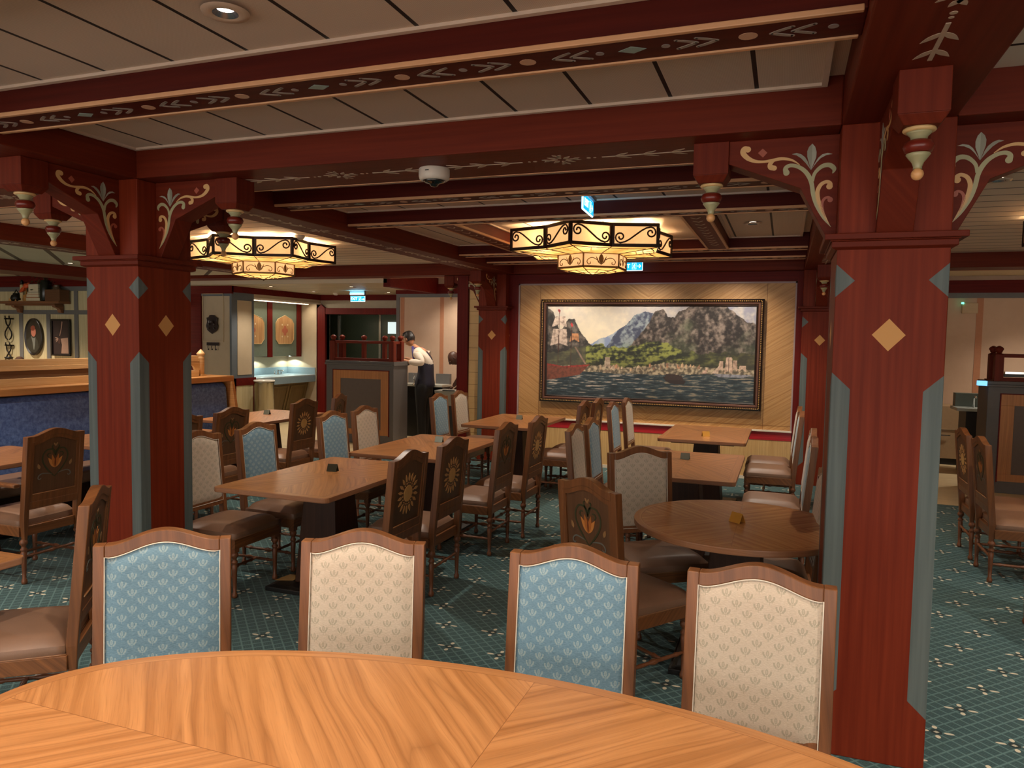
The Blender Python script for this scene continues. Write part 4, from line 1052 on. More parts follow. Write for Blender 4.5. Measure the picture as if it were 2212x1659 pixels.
def wall_cabinet(y0, y1, z0, z1, label, ay0):
    cy = (y0 + y1) / 2
    t = thing('wall_cabinet', label, 'wall cabinet', (-9.25, cy, 0), 0, 'alcove wall cabinets')
    h = (y1 - y0) / 2
    m = MB(); m.box(-.35, 0, -h, h, z0, z1); m.build('door', GREENG, t, bevel=.003)
    m = MB(); a, b = h - .10, z1 - .28; c0 = z0 + .24; q = .09
    P = [(-a, c0 + q), (-a + q, c0), (a - q, c0), (a, c0 + q), (a, b - .12), (a - .06, b - .04), (0, b + .04), (-a + .06, b - .04), (-a, b - .12)]  # tapered top puts the light falloff into the inset's shape
    zc = (c0 + b) / 2
    m.prism([(u, v - zc) for u, v in P], .001, .010, 'yz'); o = m.build('painted_wood_inset', ART, t); o.location = (0, 0, zc)
    m = MB(); m.tube([(.010, u, v) for u, v in P], .006, 4, 0, True); m.build('inset_moulding', mat('gilt_edge', color='d9bd8a', rough=.4), t)
    return t
wall_cabinet(10.75, 11.62, 1.27, 2.31, 'alcove wall cabinet with painted wood inset, left one half hidden by the pier', 0)
wall_cabinet(11.76, 12.52, 1.27, 2.31, 'alcove wall cabinet with painted rose inset, right one fully visible', 0)
m = MB()
for y0, y1 in ((11.62, 11.76), (12.52, 12.66)): m.box(-9.60, -9.235, y0, y1, 1.255, 2.335)
m.box(-9.26, -9.232, 10.75, 12.66, 2.305, 2.335); o = m.build('cabinet_frame', CRIMZ, bevel=.003); tag(o, 'crimson upright frame around the alcove wall cabinets', 'cabinet frame')
t = thing('trash_can', 'tall brushed steel bin with bag rim before the sink alcove', 'trash can', (-8.52, 10.62, 0))
m = MB(); m.lathe([(.165, 0), (.165, .84), (.17, .85), (.17, .87)], (0, 0, 0), 28); m.build('drum', STEEL, t)
m = MB(); m.lathe([(.168, .865), (.182, .875), (.176, .895), (.150, .885), (.145, .80)], (0, 0, 0), 28); m.build('bag_rim', mat('clear_bag', color='d9d3c6', rough=.25), t)

# mask wall items
t = thing('carved_mask', 'carved dark wooden mask ornament in a thin frame on the wall left of the alcove', 'wall ornament', (-9.19, 10.13, 1.84))
m = MB(); w_, h_ = .225, .29
for a in ((-w_, -w_ + .008, -h_, h_ + .24), (w_ - .008, w_, -h_, h_ + .24), (-w_, w_, -h_, -h_ + .008), (-w_, w_, h_ + .232, h_ + .24)): m.box(a[0], a[1], -.008, .0, a[2], a[3])
m.build('thin_frame', mat('pale_panel_line', color='c9b690', rough=.5), t)
m = MB(); P = [(0, .17), (.05, .165), (.07, .13), (.115, .12), (.10, .06), (.125, -.02), (.10, -.09), (.06, -.12), (.0, -.155)]; P = P + [(-x, z) for x, z in reversed(P[1:-1])]
m.prism(P, -.03, -.004, 'xz'); m.lathe([(.05, -.02), (.05, .02)], (0, -.035, .05), 10); 
for s_ in (1, -1): m.sphere((s_ * .055, -.032, .01), .022, 8); m.sphere((s_ * .06, -.034, -.06), .018, 8)
m.build('mask', mat('dark_carved_wood', color='2a1712', rough=.4), t, bevel=.004)
t = thing('key_rack', 'small dark rack with hooks under the carved mask', 'rack', (-9.18, 10.13, 1.485))
m = MB(); m.box(-.125, .125, -.03, -.002, 0, .055); m.build('board', MATS['dark_carved_wood'], t, bevel=.004)
for k in (-.08, 0, .08):
    m = MB(); m.tube([(k, -.03, .01), (k, -.05, -.02), (k, -.045, -.05), (k, -.03, -.055)], .006, 6); m.sphere((k, -.035, -.065), .015, 6); m.build('hook', MATS['dark_carved_wood'], t)
m = MB(); m.box(-9.84, -9.70, 10.08, 10.12, 2.12, 2.36); o = m.build('wall_speaker', mat('cream_box', color='b9a98a', rough=.5), bevel=.004); tag(o, 'cream box on the crimson corner right of the left pillar', 'box')
# ================================================================== CHANDELIERS
def glass_mat(name, c, es, c2='ffd9a0', tr=.8, vor=None):
    m = bpy.data.materials.new(name); m.use_nodes = True; nt = m.node_tree; S.nt = nt
    nt.nodes.remove(nt.nodes['Principled BSDF']); out = nt.nodes['Material Output']
    x, y, z = xyz(); n = noise(vec(x, y, z), vor or 9, 4, .7)
    em = nt.nodes.new('ShaderNodeEmission'); em.inputs[1].default_value = es
    col = C((n - .3) * 2, c, c2)
    nt.links.new(col, em.inputs[0])
    tp = nt.nodes.new('ShaderNodeBsdfTranslucent'); tp.inputs[0].default_value = (1 * tr, .74 * tr, .42 * tr, 1)
    ad = nt.nodes.new('ShaderNodeAddShader'); nt.links.new(em.outputs[0], ad.inputs[0]); nt.links.new(tp.outputs[0], ad.inputs[1]); nt.links.new(ad.outputs[0], out.inputs[0])
    MATS[name] = m; return m
GLP = glass_mat('amber_art_glass', 'e6a070', .40, 'f2b888', .07)
GLY = glass_mat('leaded_amber_glass', 'bd6a1c', .42, 'eaa644', .16, 16)
BULBM = mat('warm_bulb', emit='ffc98a', estr=6.0, color='fff0d0')
def chandelier(cx, cy, label):
    t = thing('chandelier', label, 'chandelier', (cx, cy, 0), 0, 'star shaped art glass ceiling lamps')
    ro, ri, z0, z1 = .78, .597, 2.50, 2.695
    V = []
    for k in range(12):
        a = R(-150 + 30 * k); r = ro if k % 2 == 0 else ri; V.append((r * cos(a), r * sin(a)))
    g = MB(); f = MB(); scs = []
    for k in range(12):
        sc_ = MB(); scs.append(sc_)
        A, B = V[k], V[(k + 1) % 12]; dx, dy = B[0] - A[0], B[1] - A[1]; L = math.hypot(dx, dy)
        g.add([(A[0] * .985, A[1] * .985, z0), (B[0] * .985, B[1] * .985, z0), (B[0] * .985, B[1] * .985, z1), (A[0] * .985, A[1] * .985, z1)], [(0, 1, 2, 3)])
        def P(u, zz, o=0.0): return (A[0] + dx * u + dy / L * o, A[1] + dy * u - dx / L * o, zz)
        for za, zb in ((z0 - .004, z0 + .024), (z1 - .024, z1 + .004)):
            f.add([P(0, za, .004), P(1, za, .004), P(1, zb, .004), P(0, zb, .004), P(0, za, -.008), P(1, za, -.008), P(1, zb, -.008), P(0, zb, -.008)], [(0, 1, 2, 3), (7, 6, 5, 4), (0, 4, 5, 1), (3, 2, 6, 7)])
        w2 = .021 / L
        for ua, ub in ((0, w2), (1 - w2, 1)):
            f.add([P(ua, z0, .005), P(ub, z0, .005), P(ub, z1, .005), P(ua, z1, .005), P(ua, z0, -.010), P(ub, z0, -.010), P(ub, z1, -.010), P(ua, z1, -.010)], [(0, 1, 2, 3), (7, 6, 5, 4), (1, 5, 6, 2), (0, 3, 7, 4)])
        # S-scroll of flat iron
        fl_ = 1 if k % 2 == 0 else -1
        pts = []
        def spir(cu, cz, a0, turn, n=10, r0=.012, r1=.036):
            return [(cu + (r0 + (r1 - r0) * i / n) * cos(a0 + turn * i / n), cz + (r0 + (r1 - r0) * i / n) * sin(a0 + turn * i / n)) for i in range(n + 1)]
        zc0, zc1 = z1 - .068, z0 + .066
        # upper-left curl, a long S, lower-right curl
        c1, c2 = (.070, z1 - .078), (L - .070, z0 + .078)
        s1 = [(c1[0] + (.012 + .036 * i / 16) * cos(R(90 + 440 * (1 - i / 16))), c1[1] + (.012 + .036 * i / 16) * sin(R(90 + 440 * (1 - i / 16)))) for i in range(17)]
        e1 = s1[-1]; s2 = [(L - p[0], z0 + z1 - p[1]) for p in s1][::-1]
        mid = [(e1[0] + (s2[0][0] - e1[0]) * q, e1[1] + (s2[0][1] - e1[1]) * (q * q * (3 - 2 * q))) for q in (.15, .3, .5, .7, .85)]
        for u, zz in s1 + mid + s2:
            uu = u / L if fl_ > 0 else 1 - u / L; pts.append(P(uu, zz, .006))
        sc_.tube(pts, .0075, 6)
        for q in (s1[0], s2[-1]):
            uu = q[0] / L if fl_ > 0 else 1 - q[0] / L; sc_.sphere(P(uu, q[1], .006), .009, 6)
    f_ = f.build('iron_frame', BRONZE, t); g.build('side_glass', GLP, f_)
    for s__ in scs: s__.build('scrollwork', BRONZE, f_)
    # leaded underside between the star and the small drum
    u = MB(); ld = MB(); rr = .33
    H = [(rr * cos(R(-150 + 60 * k)), rr * sin(R(-150 + 60 * k))) for k in range(6)]
    zr = 2.487
    random.seed(3)
    for k in range(12):
        A, B = V[k], V[(k + 1) % 12]
        def inn(q):
            a = math.atan2(q[1], q[0]); return (rr * .9 * cos(a), rr * .9 * sin(a))
        a_, b_ = inn(A), inn(B)
        u.add([(A[0] * .98, A[1] * .98, z0 - .002), (B[0] * .98, B[1] * .98, z0 - .002), (b_[0], b_[1], zr - .012), (a_[0], a_[1], zr - .012)], [(3, 2, 1, 0)])
        ld.tube([(A[0] * .98, A[1] * .98, z0 - .004), (a_[0], a_[1], zr - .014)], .004, 5)
        for j in range(1, 5):
            s = j / 5 + random.uniform(-.06, .06)
            p = (A[0] + (a_[0] - A[0]) * s, A[1] + (a_[1] - A[1]) * s); q = (B[0] + (b_[0] - B[0]) * (s + random.uniform(-.08, .08)), B[1] + (b_[1] - B[1]) * s)
            m_ = ((p[0] + q[0]) / 2 + random.uniform(-.02, .02), (p[1] + q[1]) / 2 + random.uniform(-.02, .02))
            ld.tube([(p[0], p[1], z0 - .006 - .008 * s), (m_[0], m_[1], z0 - .006 - .008 * s), (q[0], q[1], z0 - .006 - .008 * s)], .0045, 4)
            r_ = s + .1
            q2 = (m_[0] * (1 - .25), m_[1] * (1 - .25)); ld.tube([(m_[0], m_[1], z0 - .006 - .008 * s), (q2[0], q2[1], z0 - .010 - .008 * s)], .003, 4)
    u.build('underside_glass', GLY, t); ld.build('lead_lines', BRONZE, t)
    # small hexagonal drum
    za, zb = 2.350, 2.482
    g = MB(); f = MB(); d = MB(); dl = MB(); orn = []
    for k in range(6):
        s_ = MB(); orn.append(s_)
        A, B = H[k], H[(k + 1) % 6]; dx, dy = B[0] - A[0], B[1] - A[1]; L = math.hypot(dx, dy)
        def P(u, zz, o=0.0): return (A[0] + dx * u + dy / L * o, A[1] + dy * u - dx / L * o, zz)
        g.add([P(0, za, -.004), P(1, za, -.004), P(1, zb, -.004), P(0, zb, -.004)], [(0, 1, 2, 3)])
        for z_a, z_b in ((za - .004, za + .014), (zb - .012, zb + .004)):
            f.add([P(0, z_a, .003), P(1, z_a, .003), P(1, z_b, .003), P(0, z_b, .003), P(0, z_a, -.008), P(1, z_a, -.008), P(1, z_b, -.008), P(0, z_b, -.008)], [(0, 1, 2, 3), (7, 6, 5, 4), (0, 4, 5, 1), (3, 2, 6, 7)])
        f.tube([(A[0], A[1], za), (A[0], A[1], zb)], .008, 6)
        # tulip ornament
        def pol(Q):
            s_.add([P(.5 + a / L, b, .004) for a, b in Q], [tuple(range(len(Q)))])
        zz = za + .02
        pol([(0, zz), (.020, zz + .035), (.024, zz + .060), (.012, zz + .088), (0, zz + .100), (-.012, zz + .088), (-.024, zz + .060), (-.020, zz + .035)])
        for e in (1, -1):
            pol([(0, zz), (e * .030, zz + .022), (e * .046, zz + .060), (e * .052, zz + .082), (e * .036, zz + .060), (e * .022, zz + .035)])
            c_ = [(e * .040, zz + .045), (e * .075, zz + .062), (e * .110, zz + .056), (e * .132, zz + .030), (e * .120, zz + .006), (e * .100, zz + .010), (e * .102, zz + .026)]
            s_.tube([P(.5 + a / L, b, .005) for a, b, _ in catmull([(a, b, 0) for a, b in c_], 4)], .0038, 5)
        d.add([(A[0], A[1], za), (B[0], B[1], za), (B[0] * .45, B[1] * .45, za - .030), (A[0] * .45, A[1] * .45, za - .030)], [(3, 2, 1, 0)])
        d.add([(A[0] * .45, A[1] * .45, za - .030), (B[0] * .45, B[1] * .45, za - .030), (0, 0, za - .040)], [(2, 1, 0)])
        dl.tube([(A[0], A[1], za - .002), (A[0] * .45, A[1] * .45, za - .033), (0, 0, za - .044)], .004, 5)
        M_ = ((A[0] + B[0]) / 2, (A[1] + B[1]) / 2)
        dl.tube([(A[0] * .72, A[1] * .72, za - .018), (M_[0] * .80, M_[1] * .80, za - .017), (B[0] * .66, B[1] * .66, za - .022)], .003, 4)
        dl.tube([(M_[0] * .80, M_[1] * .80, za - .017), (M_[0] * .3, M_[1] * .3, za - .040)], .003, 4); dl.tube([(A[0] * .45, A[1] * .45, za - .033), (B[0] * .45, B[1] * .45, za - .033)], .003, 4)
    dl.sphere((0, 0, za - .048), .014, 8)
    f_ = f.build('drum_frame', BRONZE2, t); g.build('drum_glass', GLP, f_)
    for s_ in orn: s_.build('tulip_ornament', BRONZE2, f_)
    d.build('drum_bottom_glass', GLY, t); dl.build('drum_lead_lines', BRONZE, t)
    c = MB(); c.lathe([(.10, 2.70), (.10, ZC)], (0, 0, 0), 20); c.box(-.5, .5, -.02, .02, 2.68, 2.70); c.box(-.02, .02, -.5, .5, 2.68, 2.70); c.build('ceiling_mount', BRONZE, t)
    b = MB()
    bl = [(.47 * cos(R(44 + 60 * k)), .47 * sin(R(44 + 60 * k)), 2.60) for k in range(6)]
    for p in bl: b.sphere(p, .026, 8, 0, (1, 1, 1.3))
    for k in range(3): b.sphere((.12 * cos(R(60 + 120 * k)), .12 * sin(R(60 + 120 * k)), 2.42), .018, 8)
    b.build('bulbs', BULBM, t)
    for p in bl:
        l = bpy.data.lights.new('bulb_light', 'POINT'); l.color = GLOW_COL; l.energy = 9.0; l.shadow_soft_size = .03
        o = bpy.data.objects.new('bulb_light', l); link(o, t); o.location = (p[0] * 1.10, p[1] * 1.10, p[2])
    for i, p in enumerate([(0, 0, 2.60), (0, 0, 2.41)]):
        l = bpy.data.lights.new('chandelier_light', 'POINT'); l.color = GLOW_COL; l.energy = (20, 5)[i]; l.shadow_soft_size = .12
        o = bpy.data.objects.new('chandelier_light', l); link(o, t); o.location = p
    return t
chandelier(-1.72, 6.80, 'star-shaped amber glass lamp hanging over the aisle, in front of the painting')
chandelier(-5.46, 6.80, 'star-shaped amber glass lamp in the left bay beside the left pillar')
chandelier(2.42, 6.60, 'star-shaped amber glass lamp just inside the right edge of the view')

for x_, y_, n_ in ((-1.72, .36, 'above the near oval table, out of the frame'), (-5.46, .36, 'in the left bay beside the camera, out of the frame'), (2.42, .36, 'in the right bay beside the camera, out of the frame')):
    chandelier(x_, y_, 'star-shaped amber glass lamp ' + n_)

# ================================================================== DOWNLIGHTS
_dl = None
def downlight(x, y, z, label, power=None, show=True, grp='recessed ceiling downlights', spot=True, ang=118):
    global _dl
    if _dl is None:
        t = thing('downlight', label, 'downlight', (x, y, z - .013), 0, grp)
        def ring(prof, nm, mt, n=28):
            m = MB(); m.lathe(prof, (0, 0, 0), n); m.f = m.f[:-2]; m.m = m.m[:-2]; m.sm = m.sm[:-2]; return m.build(nm, mt, t)
        ring([(.040, -.003), (.046, -.006), (.072, -.005), (.075, .001)], 'trim_ring', mat('downlight_ring', color='cbb29c', rough=.4))
        ring([(.040, -.004), (.026, .012)], 'reflector', mat('satin_reflector', color='6a6a6c', rough=.25, metal=.9))
        m = MB(); m.lathe([(.001, .010), (.027, .011)], (0, 0, 0), 24); m.build('lens', LAMPE, t)
        _dl = t
    else:
        t = thing('downlight', label, 'downlight', (x, y, z - .013), 0, grp)
        for ch in _dl.children:
            if ch.type == 'MESH': c = ch.copy(); COL.objects.link(c); c.parent = t
    if spot:
        l = bpy.data.lights.new('spot', 'SPOT'); l.energy = power or DOWN_W; l.color = DOWN_COL; l.spot_size = R(ang); l.spot_blend = .8; l.shadow_soft_size = .035
        o = bpy.data.objects.new('spot_lamp', l); link(o, t); o.location = (0, 0, -.012)
    return t
D = downlight
D(-1.71, 1.95, ZC, 'recessed downlight at the top left in the nearest ceiling panel')
D(-.30, 6.75, ZC, 'small round downlight in the coffer just left of the right pillar')
D(1.19, 5.35, ZC, 'downlight in the slatted ceiling right of the right pillar')
for x, y in ((-9.25, 7.5),): D(x, y, 2.62, 'downlight in the wide-panelled ceiling left of the left pillar')
for i, (x, y) in enumerate(((-8.2, 10.4), (-6.75, 10.6), (-8.26, 11.7), (-6.88, 12.05))):
    D(x, y, 2.50, ('downlight in the back slatted ceiling, leftmost above the mask wall', 'downlight in the back slatted ceiling above the steel bin', 'downlight nearest the alcove smoke detector', 'downlight just right of the back exit sign')[i], 34)
for i, (x, y) in enumerate(((-5.25, 10.25), (-5.1, 11.0))): D(x, y, 2.70, ('downlight in the white ceiling behind the host stand, left one', 'downlight in the white ceiling behind the host stand, right one')[i], 34)
# downlights above and behind the camera or hidden by the beams, same kind; banquette ones added to brighten that bay
for x, y, p, nm in ((-.55, 1.0, 70, 'over the near oval table, right half'), (-2.3, 1.0, 62, 'over the near oval table, left half'), (-2.95, 5.0, 60, 'between the beams over the gap of the first two tables'),
                (-3.05, 8.15, 60, 'over the third rectangular table'), (-.40, 8.25, 60, 'over the fourth rectangular table'), (-1.7, -1.2, 70, 'behind the camera in the centre bay'),
                (-5.1, 1.6, 90, 'over the near part of the banquette bay'), (-5.6, 3.1, 80, 'added to brighten the banquette table at the left edge'), (-6.2, 5.8, 75, 'added to brighten the banquette, hidden by the left pillar'), (-6.65, 6.7, 60, 'added to brighten the far end of the banquette, hidden by the left pillar'), (1.7, 2.0, 120, 'over the right bay beside the camera'), (3.1, 4.6, 90, 'over the right bay beyond the frame'), (1.6, -1.2, 60, 'behind the camera in the right bay'), (-5.0, -1.2, 60, 'behind the camera in the left bay')):
    D(x, y, ZC, 'recessed downlight ' + nm, p)
for x, y, nm in ((-12.2, 8.1, 'added to wash the left display wall'), (-9.4, 5.4, 'in the wide panels behind the left pillar')): D(x, y, 2.62, 'recessed downlight ' + nm, 120)  # the first lamp is added to brighten the display wall
for x, y, z, nm in ((3.3, 11.3, 2.72, 'before the right blush wall'), (4.6, 11.4, 2.72, 'before the right blush wall beyond the frame')): D(x, y, z, 'recessed downlight ' + nm, 60)
# picture lights grazing the painting wall, cabinet and alcove strip lamps
def area(nm, loc, rot, sx, sy, e, col=DOWN_COL, parent=None):
    l = bpy.data.lights.new(nm, 'AREA'); l.shape = 'RECTANGLE'; l.size = sx; l.size_y = sy; l.energy = e; l.color = col
    o = bpy.data.objects.new(nm, l); link(o, parent); o.location = loc; o.rotation_euler = rot; return o
t = thing('trough_light', 'hidden light strip under the ivory trough over the alcove', 'light', (-9.05, 11.7, 2.30))
m = MB(); m.box(-.03, .03, -.9, .9, 0, .012); m.build('strip', mat('strip_diffuser', emit='ffe2bd', estr=2.0, color='ffffff'), t)
area('strip_lamp', (.0, 0, -.01), (0, R(-28), 0), .05, 1.7, 6, (1, .86, .66), t)
t = thing('under_cabinet_light', 'cool light under the alcove wall cabinets', 'light', (-9.42, 12.1, 1.262))
m = MB(); m.lathe([(.001, -.008), (.03, -.008), (.035, 0)], (0, .45, 0), 16); m.lathe([(.001, -.008), (.03, -.008), (.035, 0)], (0, -.4, 0), 16); m.build('puck', mat('cool_lens', emit='e6fbf0', estr=5.0, color='ffffff'), t)
for yy in (.45, -.4):
    l = bpy.data.lights.new('puck_lamp', 'SPOT'); l.energy = 9; l.color = (.86, 1, .90); l.spot_size = R(140); l.shadow_soft_size = .03; o = bpy.data.objects.new('puck_lamp', l); link(o, t); o.location = (0, yy, -.012)

# ================================================================== CEILING DEVICES
t = thing('dome_camera', 'white dome security camera under the main beam, top centre', 'security camera', (-1.735, 3.50, ZM))
m = MB(); m.lathe([(.066, -.062), (.076, -.055), (.080, -.040), (.080, -.004), (.076, 0)], (0, 0, 0), 32); m.box(-.012, .008, -.0815, -.078, -.025, -.020, 1); m.build('housing', [WHITE, BLACK], t)
m = MB(); m.lathe([(.004, -.094), (.018, -.090), (.022, -.082), (.026, -.078), (.048, -.072), (.062, -.061)], (0, 0, 0), 28); m.build('dome', GLASSD, t)
def smoke(x, y, z, label, s=1.0):
    m = MB(); m.lathe([(.018 * s, -.045 * s), (.035 * s, -.042 * s), (.045 * s, -.028 * s), (.052 * s, -.022 * s), (.055 * s, -.004), (.055 * s, 0)], (0, 0, 0), 20)
    o = m.build('smoke_detector', WHITE); o.location = (x, y, z); tag(o, label, 'smoke detector', 'round ceiling detectors')
smoke(-3.99, 8.27, ZC, 'round white detector beside the lateral beam, left of the lamp over the aisle')
smoke(-4.80, 6.55, ZC, 'dark round detector right of the left bay lamp')
smoke(-8.05, 12.1, 2.50, 'round detector at the crimson band above the door corner')
m = MB(); m.lathe([(.020, -.04), (.030, -.03), (.022, -.015), (.035, 0)], (0, 0, 0), 14); m.tube([(0, 0, -.04), (.03, 0, -.05)], .012, 8); o = m.build('sprinkler', mat('cream_sprinkler', color='d8c09a', rough=.4)); o.location = (-5.72, 8.5, ZC); tag(o, 'cream sprinkler head in the left slatted ceiling', 'sprinkler')

# ================================================================== EXIT SIGNS
def text_mesh(s, size, depth, mt, parent, M, name='lettering', font_shear=0):
    cu = bpy.data.curves.new('t', 'FONT'); cu.body = s; cu.size = size; cu.extrude = depth; cu.align_x = 'CENTER'; cu.align_y = 'CENTER'; cu.offset = size * .02
    o = bpy.data.objects.new('t', cu); COL.objects.link(o); bpy.context.view_layer.update()
    me = bpy.data.meshes.new_from_object(o.evaluated_get(bpy.context.evaluated_depsgraph_get())); bpy.data.objects.remove(o)
    me.transform(M); me.materials.clear(); me.materials.append(mt); me.name = name
    q = bpy.data.objects.new(name, me); link(q, parent); return q
def exit_sign(x, y, z, rz, label, W=.30, H_=.115, text='EXIT', arrow=1, drop=.05):
    t = thing('exit_sign', label, 'exit sign', (x, y, z), R(rz), 'cyan exit signs')
    m = MB(); m.box(-W / 2, W / 2, -.006, .006, -H_, 0); m.build('edge_lit_plate', EXITW, t, bevel=.004)
    m = MB(); m.box(-W / 2 + .006, W / 2 - .006, -.0085, .0085, -H_ + .008, -.004); m.build('sign_face', EXITB, t)
    m = MB(); m.box(-W / 2, W / 2, -.028, .028, 0, drop); m.build('mount', mat('sign_mount', color='7c6c66', rough=.4), t)
    for s_ in (1, -1):
        M = Matrix.Translation((-W * .24 * s_, -.0105 * s_, -H_ / 2)) @ Matrix.Rotation(PI * (s_ < 0), 4, 'Z') @ Matrix.Rotation(PI / 2, 4, 'X')
        text_mesh(text, .068, .0012, EXITW, t, M)
        a = MB(); o_ = -.0105 * s_; y0, y1 = min(o_, o_ + .001), max(o_, o_ + .001); X = lambda v: v * s_
        # running figure in a doorway
        cx = .048; 
        for bx in ((cx - .026, cx - .023, -.095, -.020), (cx + .023, cx + .026, -.095, -.020), (cx - .026, cx + .026, -.023, -.020), (cx - .026, cx + .026, -.095, -.092)):
            a.box(min(X(bx[0]), X(bx[1])), max(X(bx[0]), X(bx[1])), y0, y1, bx[2], bx[3])
        disc(a, X(cx + .004), -.036, .0055, .0055, y0, y1)
        for P in ([(cx + .002, -.043, .010), (cx - .004, -.060, .009)], [(cx - .004, -.060, .008), (cx + .006, -.070, .006), (cx + .004, -.084, .004)], [(cx - .004, -.060, .008), (cx - .010, -.072, .006), (cx - .018, -.078, .004)], [(cx + .002, -.046, .005), (cx + .012, -.052, .004)], [(cx, -.046, .005), (cx - .011, -.050, .004)]):
            ribbon(a, [(X(p), q, w_) for p, q, w_ in P], y0, y1, 'xz', 0, 3)
        for P in ([(.085, -.0575, .008), (.128, -.0575, .008)], [(.110, -.035, .008), (.132, -.0575, .008), (.110, -.080, .008)]):
            ribbon(a, [(X(p), q, w_) for p, q, w_ in P], y0, y1, 'xz', 0, 1)
        a.build('pictogram', EXITW, t)
    l = bpy.data.lights.new('sign_light', 'AREA'); l.shape = 'RECTANGLE'; l.size = W; l.size_y = .04; l.energy = 1.2; l.color = (.15, .62, 1.0)
    o = bpy.data.objects.new('sign_light', l); link(o, t); o.location = (0, -.04, .03); o.rotation_euler = (R(150), 0, 0)
    return t
exit_sign(-1.318, 5.04, 2.68, -86.7, 'cyan sign seen obliquely between the beams, above the aisle lamp', .36, .11, 'EXIT', 1, .03)
exit_sign(-1.86, 9.30, 2.685, 0, 'cyan sign with arrow behind the aisle lamp, above the painting', .31, .115, 'EXIT', 1, .05)
exit_sign(-7.22, 11.55, 2.405, 0, 'small distant cyan sign above the dark doorway', .30, .10, 'EXIT', 1, .09)
# ================================================================== PAINTING
t = thing('framed_painting', 'large framed landscape of mountains, harbour water and sailing ships on the oak wall', 'painting', (-1.68, YW - .02, 0))
X0, X1, Z0, Z1 = -1.345, 1.335, .945, 2.14
NXp, NZp = 420, 190
def inpoly(P, u, v):
    c = False; j = len(P) - 1
    for i in range(len(P)):
        if (P[i][1] > v) != (P[j][1] > v) and u < (P[j][0] - P[i][0]) * (v - P[i][1]) / (P[j][1] - P[i][1]) + P[i][0]: c = not c
        j = i
    return c
def ridge(K, u):
    for i in range(len(K) - 1):
        if K[i][0] <= u <= K[i + 1][0]:
            s = (u - K[i][0]) / (K[i + 1][0] - K[i][0]); return K[i][1] + (K[i + 1][1] - K[i][1]) * s
    return -1
def fb(u, v, f, o=4, s=0.0): return mnoise.fractal(Vector((u * f * 2.2, v * f, s)), .9, 2.1, o)
def mixc(a, b, t): t = max(0, min(1, t)); return tuple(x + (y - x) * t for x, y in zip(a, b))
def L8(h): return tuple(int(h[i:i + 2], 16) / 255 for i in (0, 2, 4))
FAR = [(.20, .56), (.27, .64), (.33, .69), (.36, .74), (.45, .6), (1, .5)]
MID = [(.22, .40), (.30, .55), (.36, .74), (.40, .80), (.44, .91), (.49, .95), (.53, .93), (.56, .80), (.60, .6), (1, .5)]
CRA = [(.42, .56), (.47, .70), (.505, .80), (.535, .95), (.575, .97), (.60, .90), (.63, .88), (.65, .95), (.68, .96), (.71, 1.02), (.86, 1.02), (.90, .94), (.93, .88), (.96, .84), (1.0, .82)]
LFT = [(0, .98), (.03, .92), (.05, .80), (.07, .70), (.09, .80), (.11, .87), (.14, .86), (.16, .76), (.19, .66), (.23, .58), (.26, .50)]
HIL = [(0, .48), (.08, .50), (.16, .55), (.24, .585), (.32, .56), (.40, .54), (.48, .60), (.56, .63), (.64, .55), (.74, .50), (.86, .52), (1, .5)]
SHO = [(0, .33), (.2, .34), (.30, .355), (.40, .33), (.50, .35), (.60, .40), (.68, .38), (.75, .36), (1, .345)]
def sail(u0, u1, v0, v1, lean=.02): return [(u0 + lean, v1), (u1 - lean * .4, v1), (u1, v0), (u1 - (u1 - u0) * .5, v0 + .03), (u0, v0)]
SHIPS = [  # polygon, colour, shade
    ([(0, .345), (.09, .315), (.11, .325), (.215, .345), (.195, .29), (.17, .235), (.0, .165)], '7a4433'), ([(0, .355), (.09, .325), (.11, .335), (.225, .355), (.212, .335), (.10, .312), (0, .335)], '98352e'),
    (sail(.015, .105, .555, .745, .015), 'd3c0b0'), (sail(.02, .10, .765, .885, .02), 'd6c4b4'), (sail(.115, .165, .60, .70, .01), 'c98f62'),
    ([(.056, .34), (.059, .34), (.061, .93), (.058, .93)], '4a2a22'), ([(.122, .32), (.125, .32), (.127, .78), (.124, .78)], '4a2a22'),
    ([(.058, .97), (.05, .955), (.062, .92), (.066, .95)], 'a82a2e'), ([(.125, .82), (.118, .80), (.128, .76), (.132, .79)], 'c23a3c'),
    ([(.14, .55), (.148, .55), (.205, .36), (.195, .36)], '9a8272'),
    (sail(.295, .325, .31, .44, .004), 'b3a08a'), ([(.285, .30), (.34, .30), (.33, .275), (.295, .275)], '8a7a68'), ([(.325, .31), (.355, .30), (.340, .36)], 'cbb79c'),
    ([(.582, .245), (.60, .195), (.62, .175), (.685, .170), (.692, .21), (.66, .225)], '2a2220'), ([(.592, .215), (.596, .275), (.64, .275), (.672, .265), (.682, .215)], '372b26'),
    ([(.762, .29), (.79, .36), (.786, .29)], 'c9a996'),
    (sail(.838, .862, .315, .43, .006), 'bfa48f'), (sail(.866, .903, .30, .47, .008), 'c9ae98'), (sail(.90, .925, .32, .44, .006), 'b89d88'), (sail(.928, .965, .32, .385, .006), 'c4ab94'),
    ([(.81, .30), (.845, .385), (.84, .30)], 'c8b19c'), ([(.82, .295), (.99, .29), (.955, .262), (.84, .262)], '8b8e98'), ([(.884, .30), (.886, .30), (.887, .50), (.885, .50)], '5a4a40')]
HOUSES = []
random.seed(11)
for i in range(26):
    u = random.uniform(.42, .80) if i % 3 else random.uniform(.24, .42); v = SHO_v = ridge(SHO, u) - random.uniform(.0, .05) - .01; w_ = random.uniform(.006, .013); h = random.uniform(.018, .034)
    HOUSES.append(([(u, v), (u + w_, v), (u + w_, v + h), (u + w_ / 2, v + h * 1.5), (u, v + h)], random.choice(['c9ab86', 'b98a68', 'a99a84', 'd2bb98', '8e6d58'])))
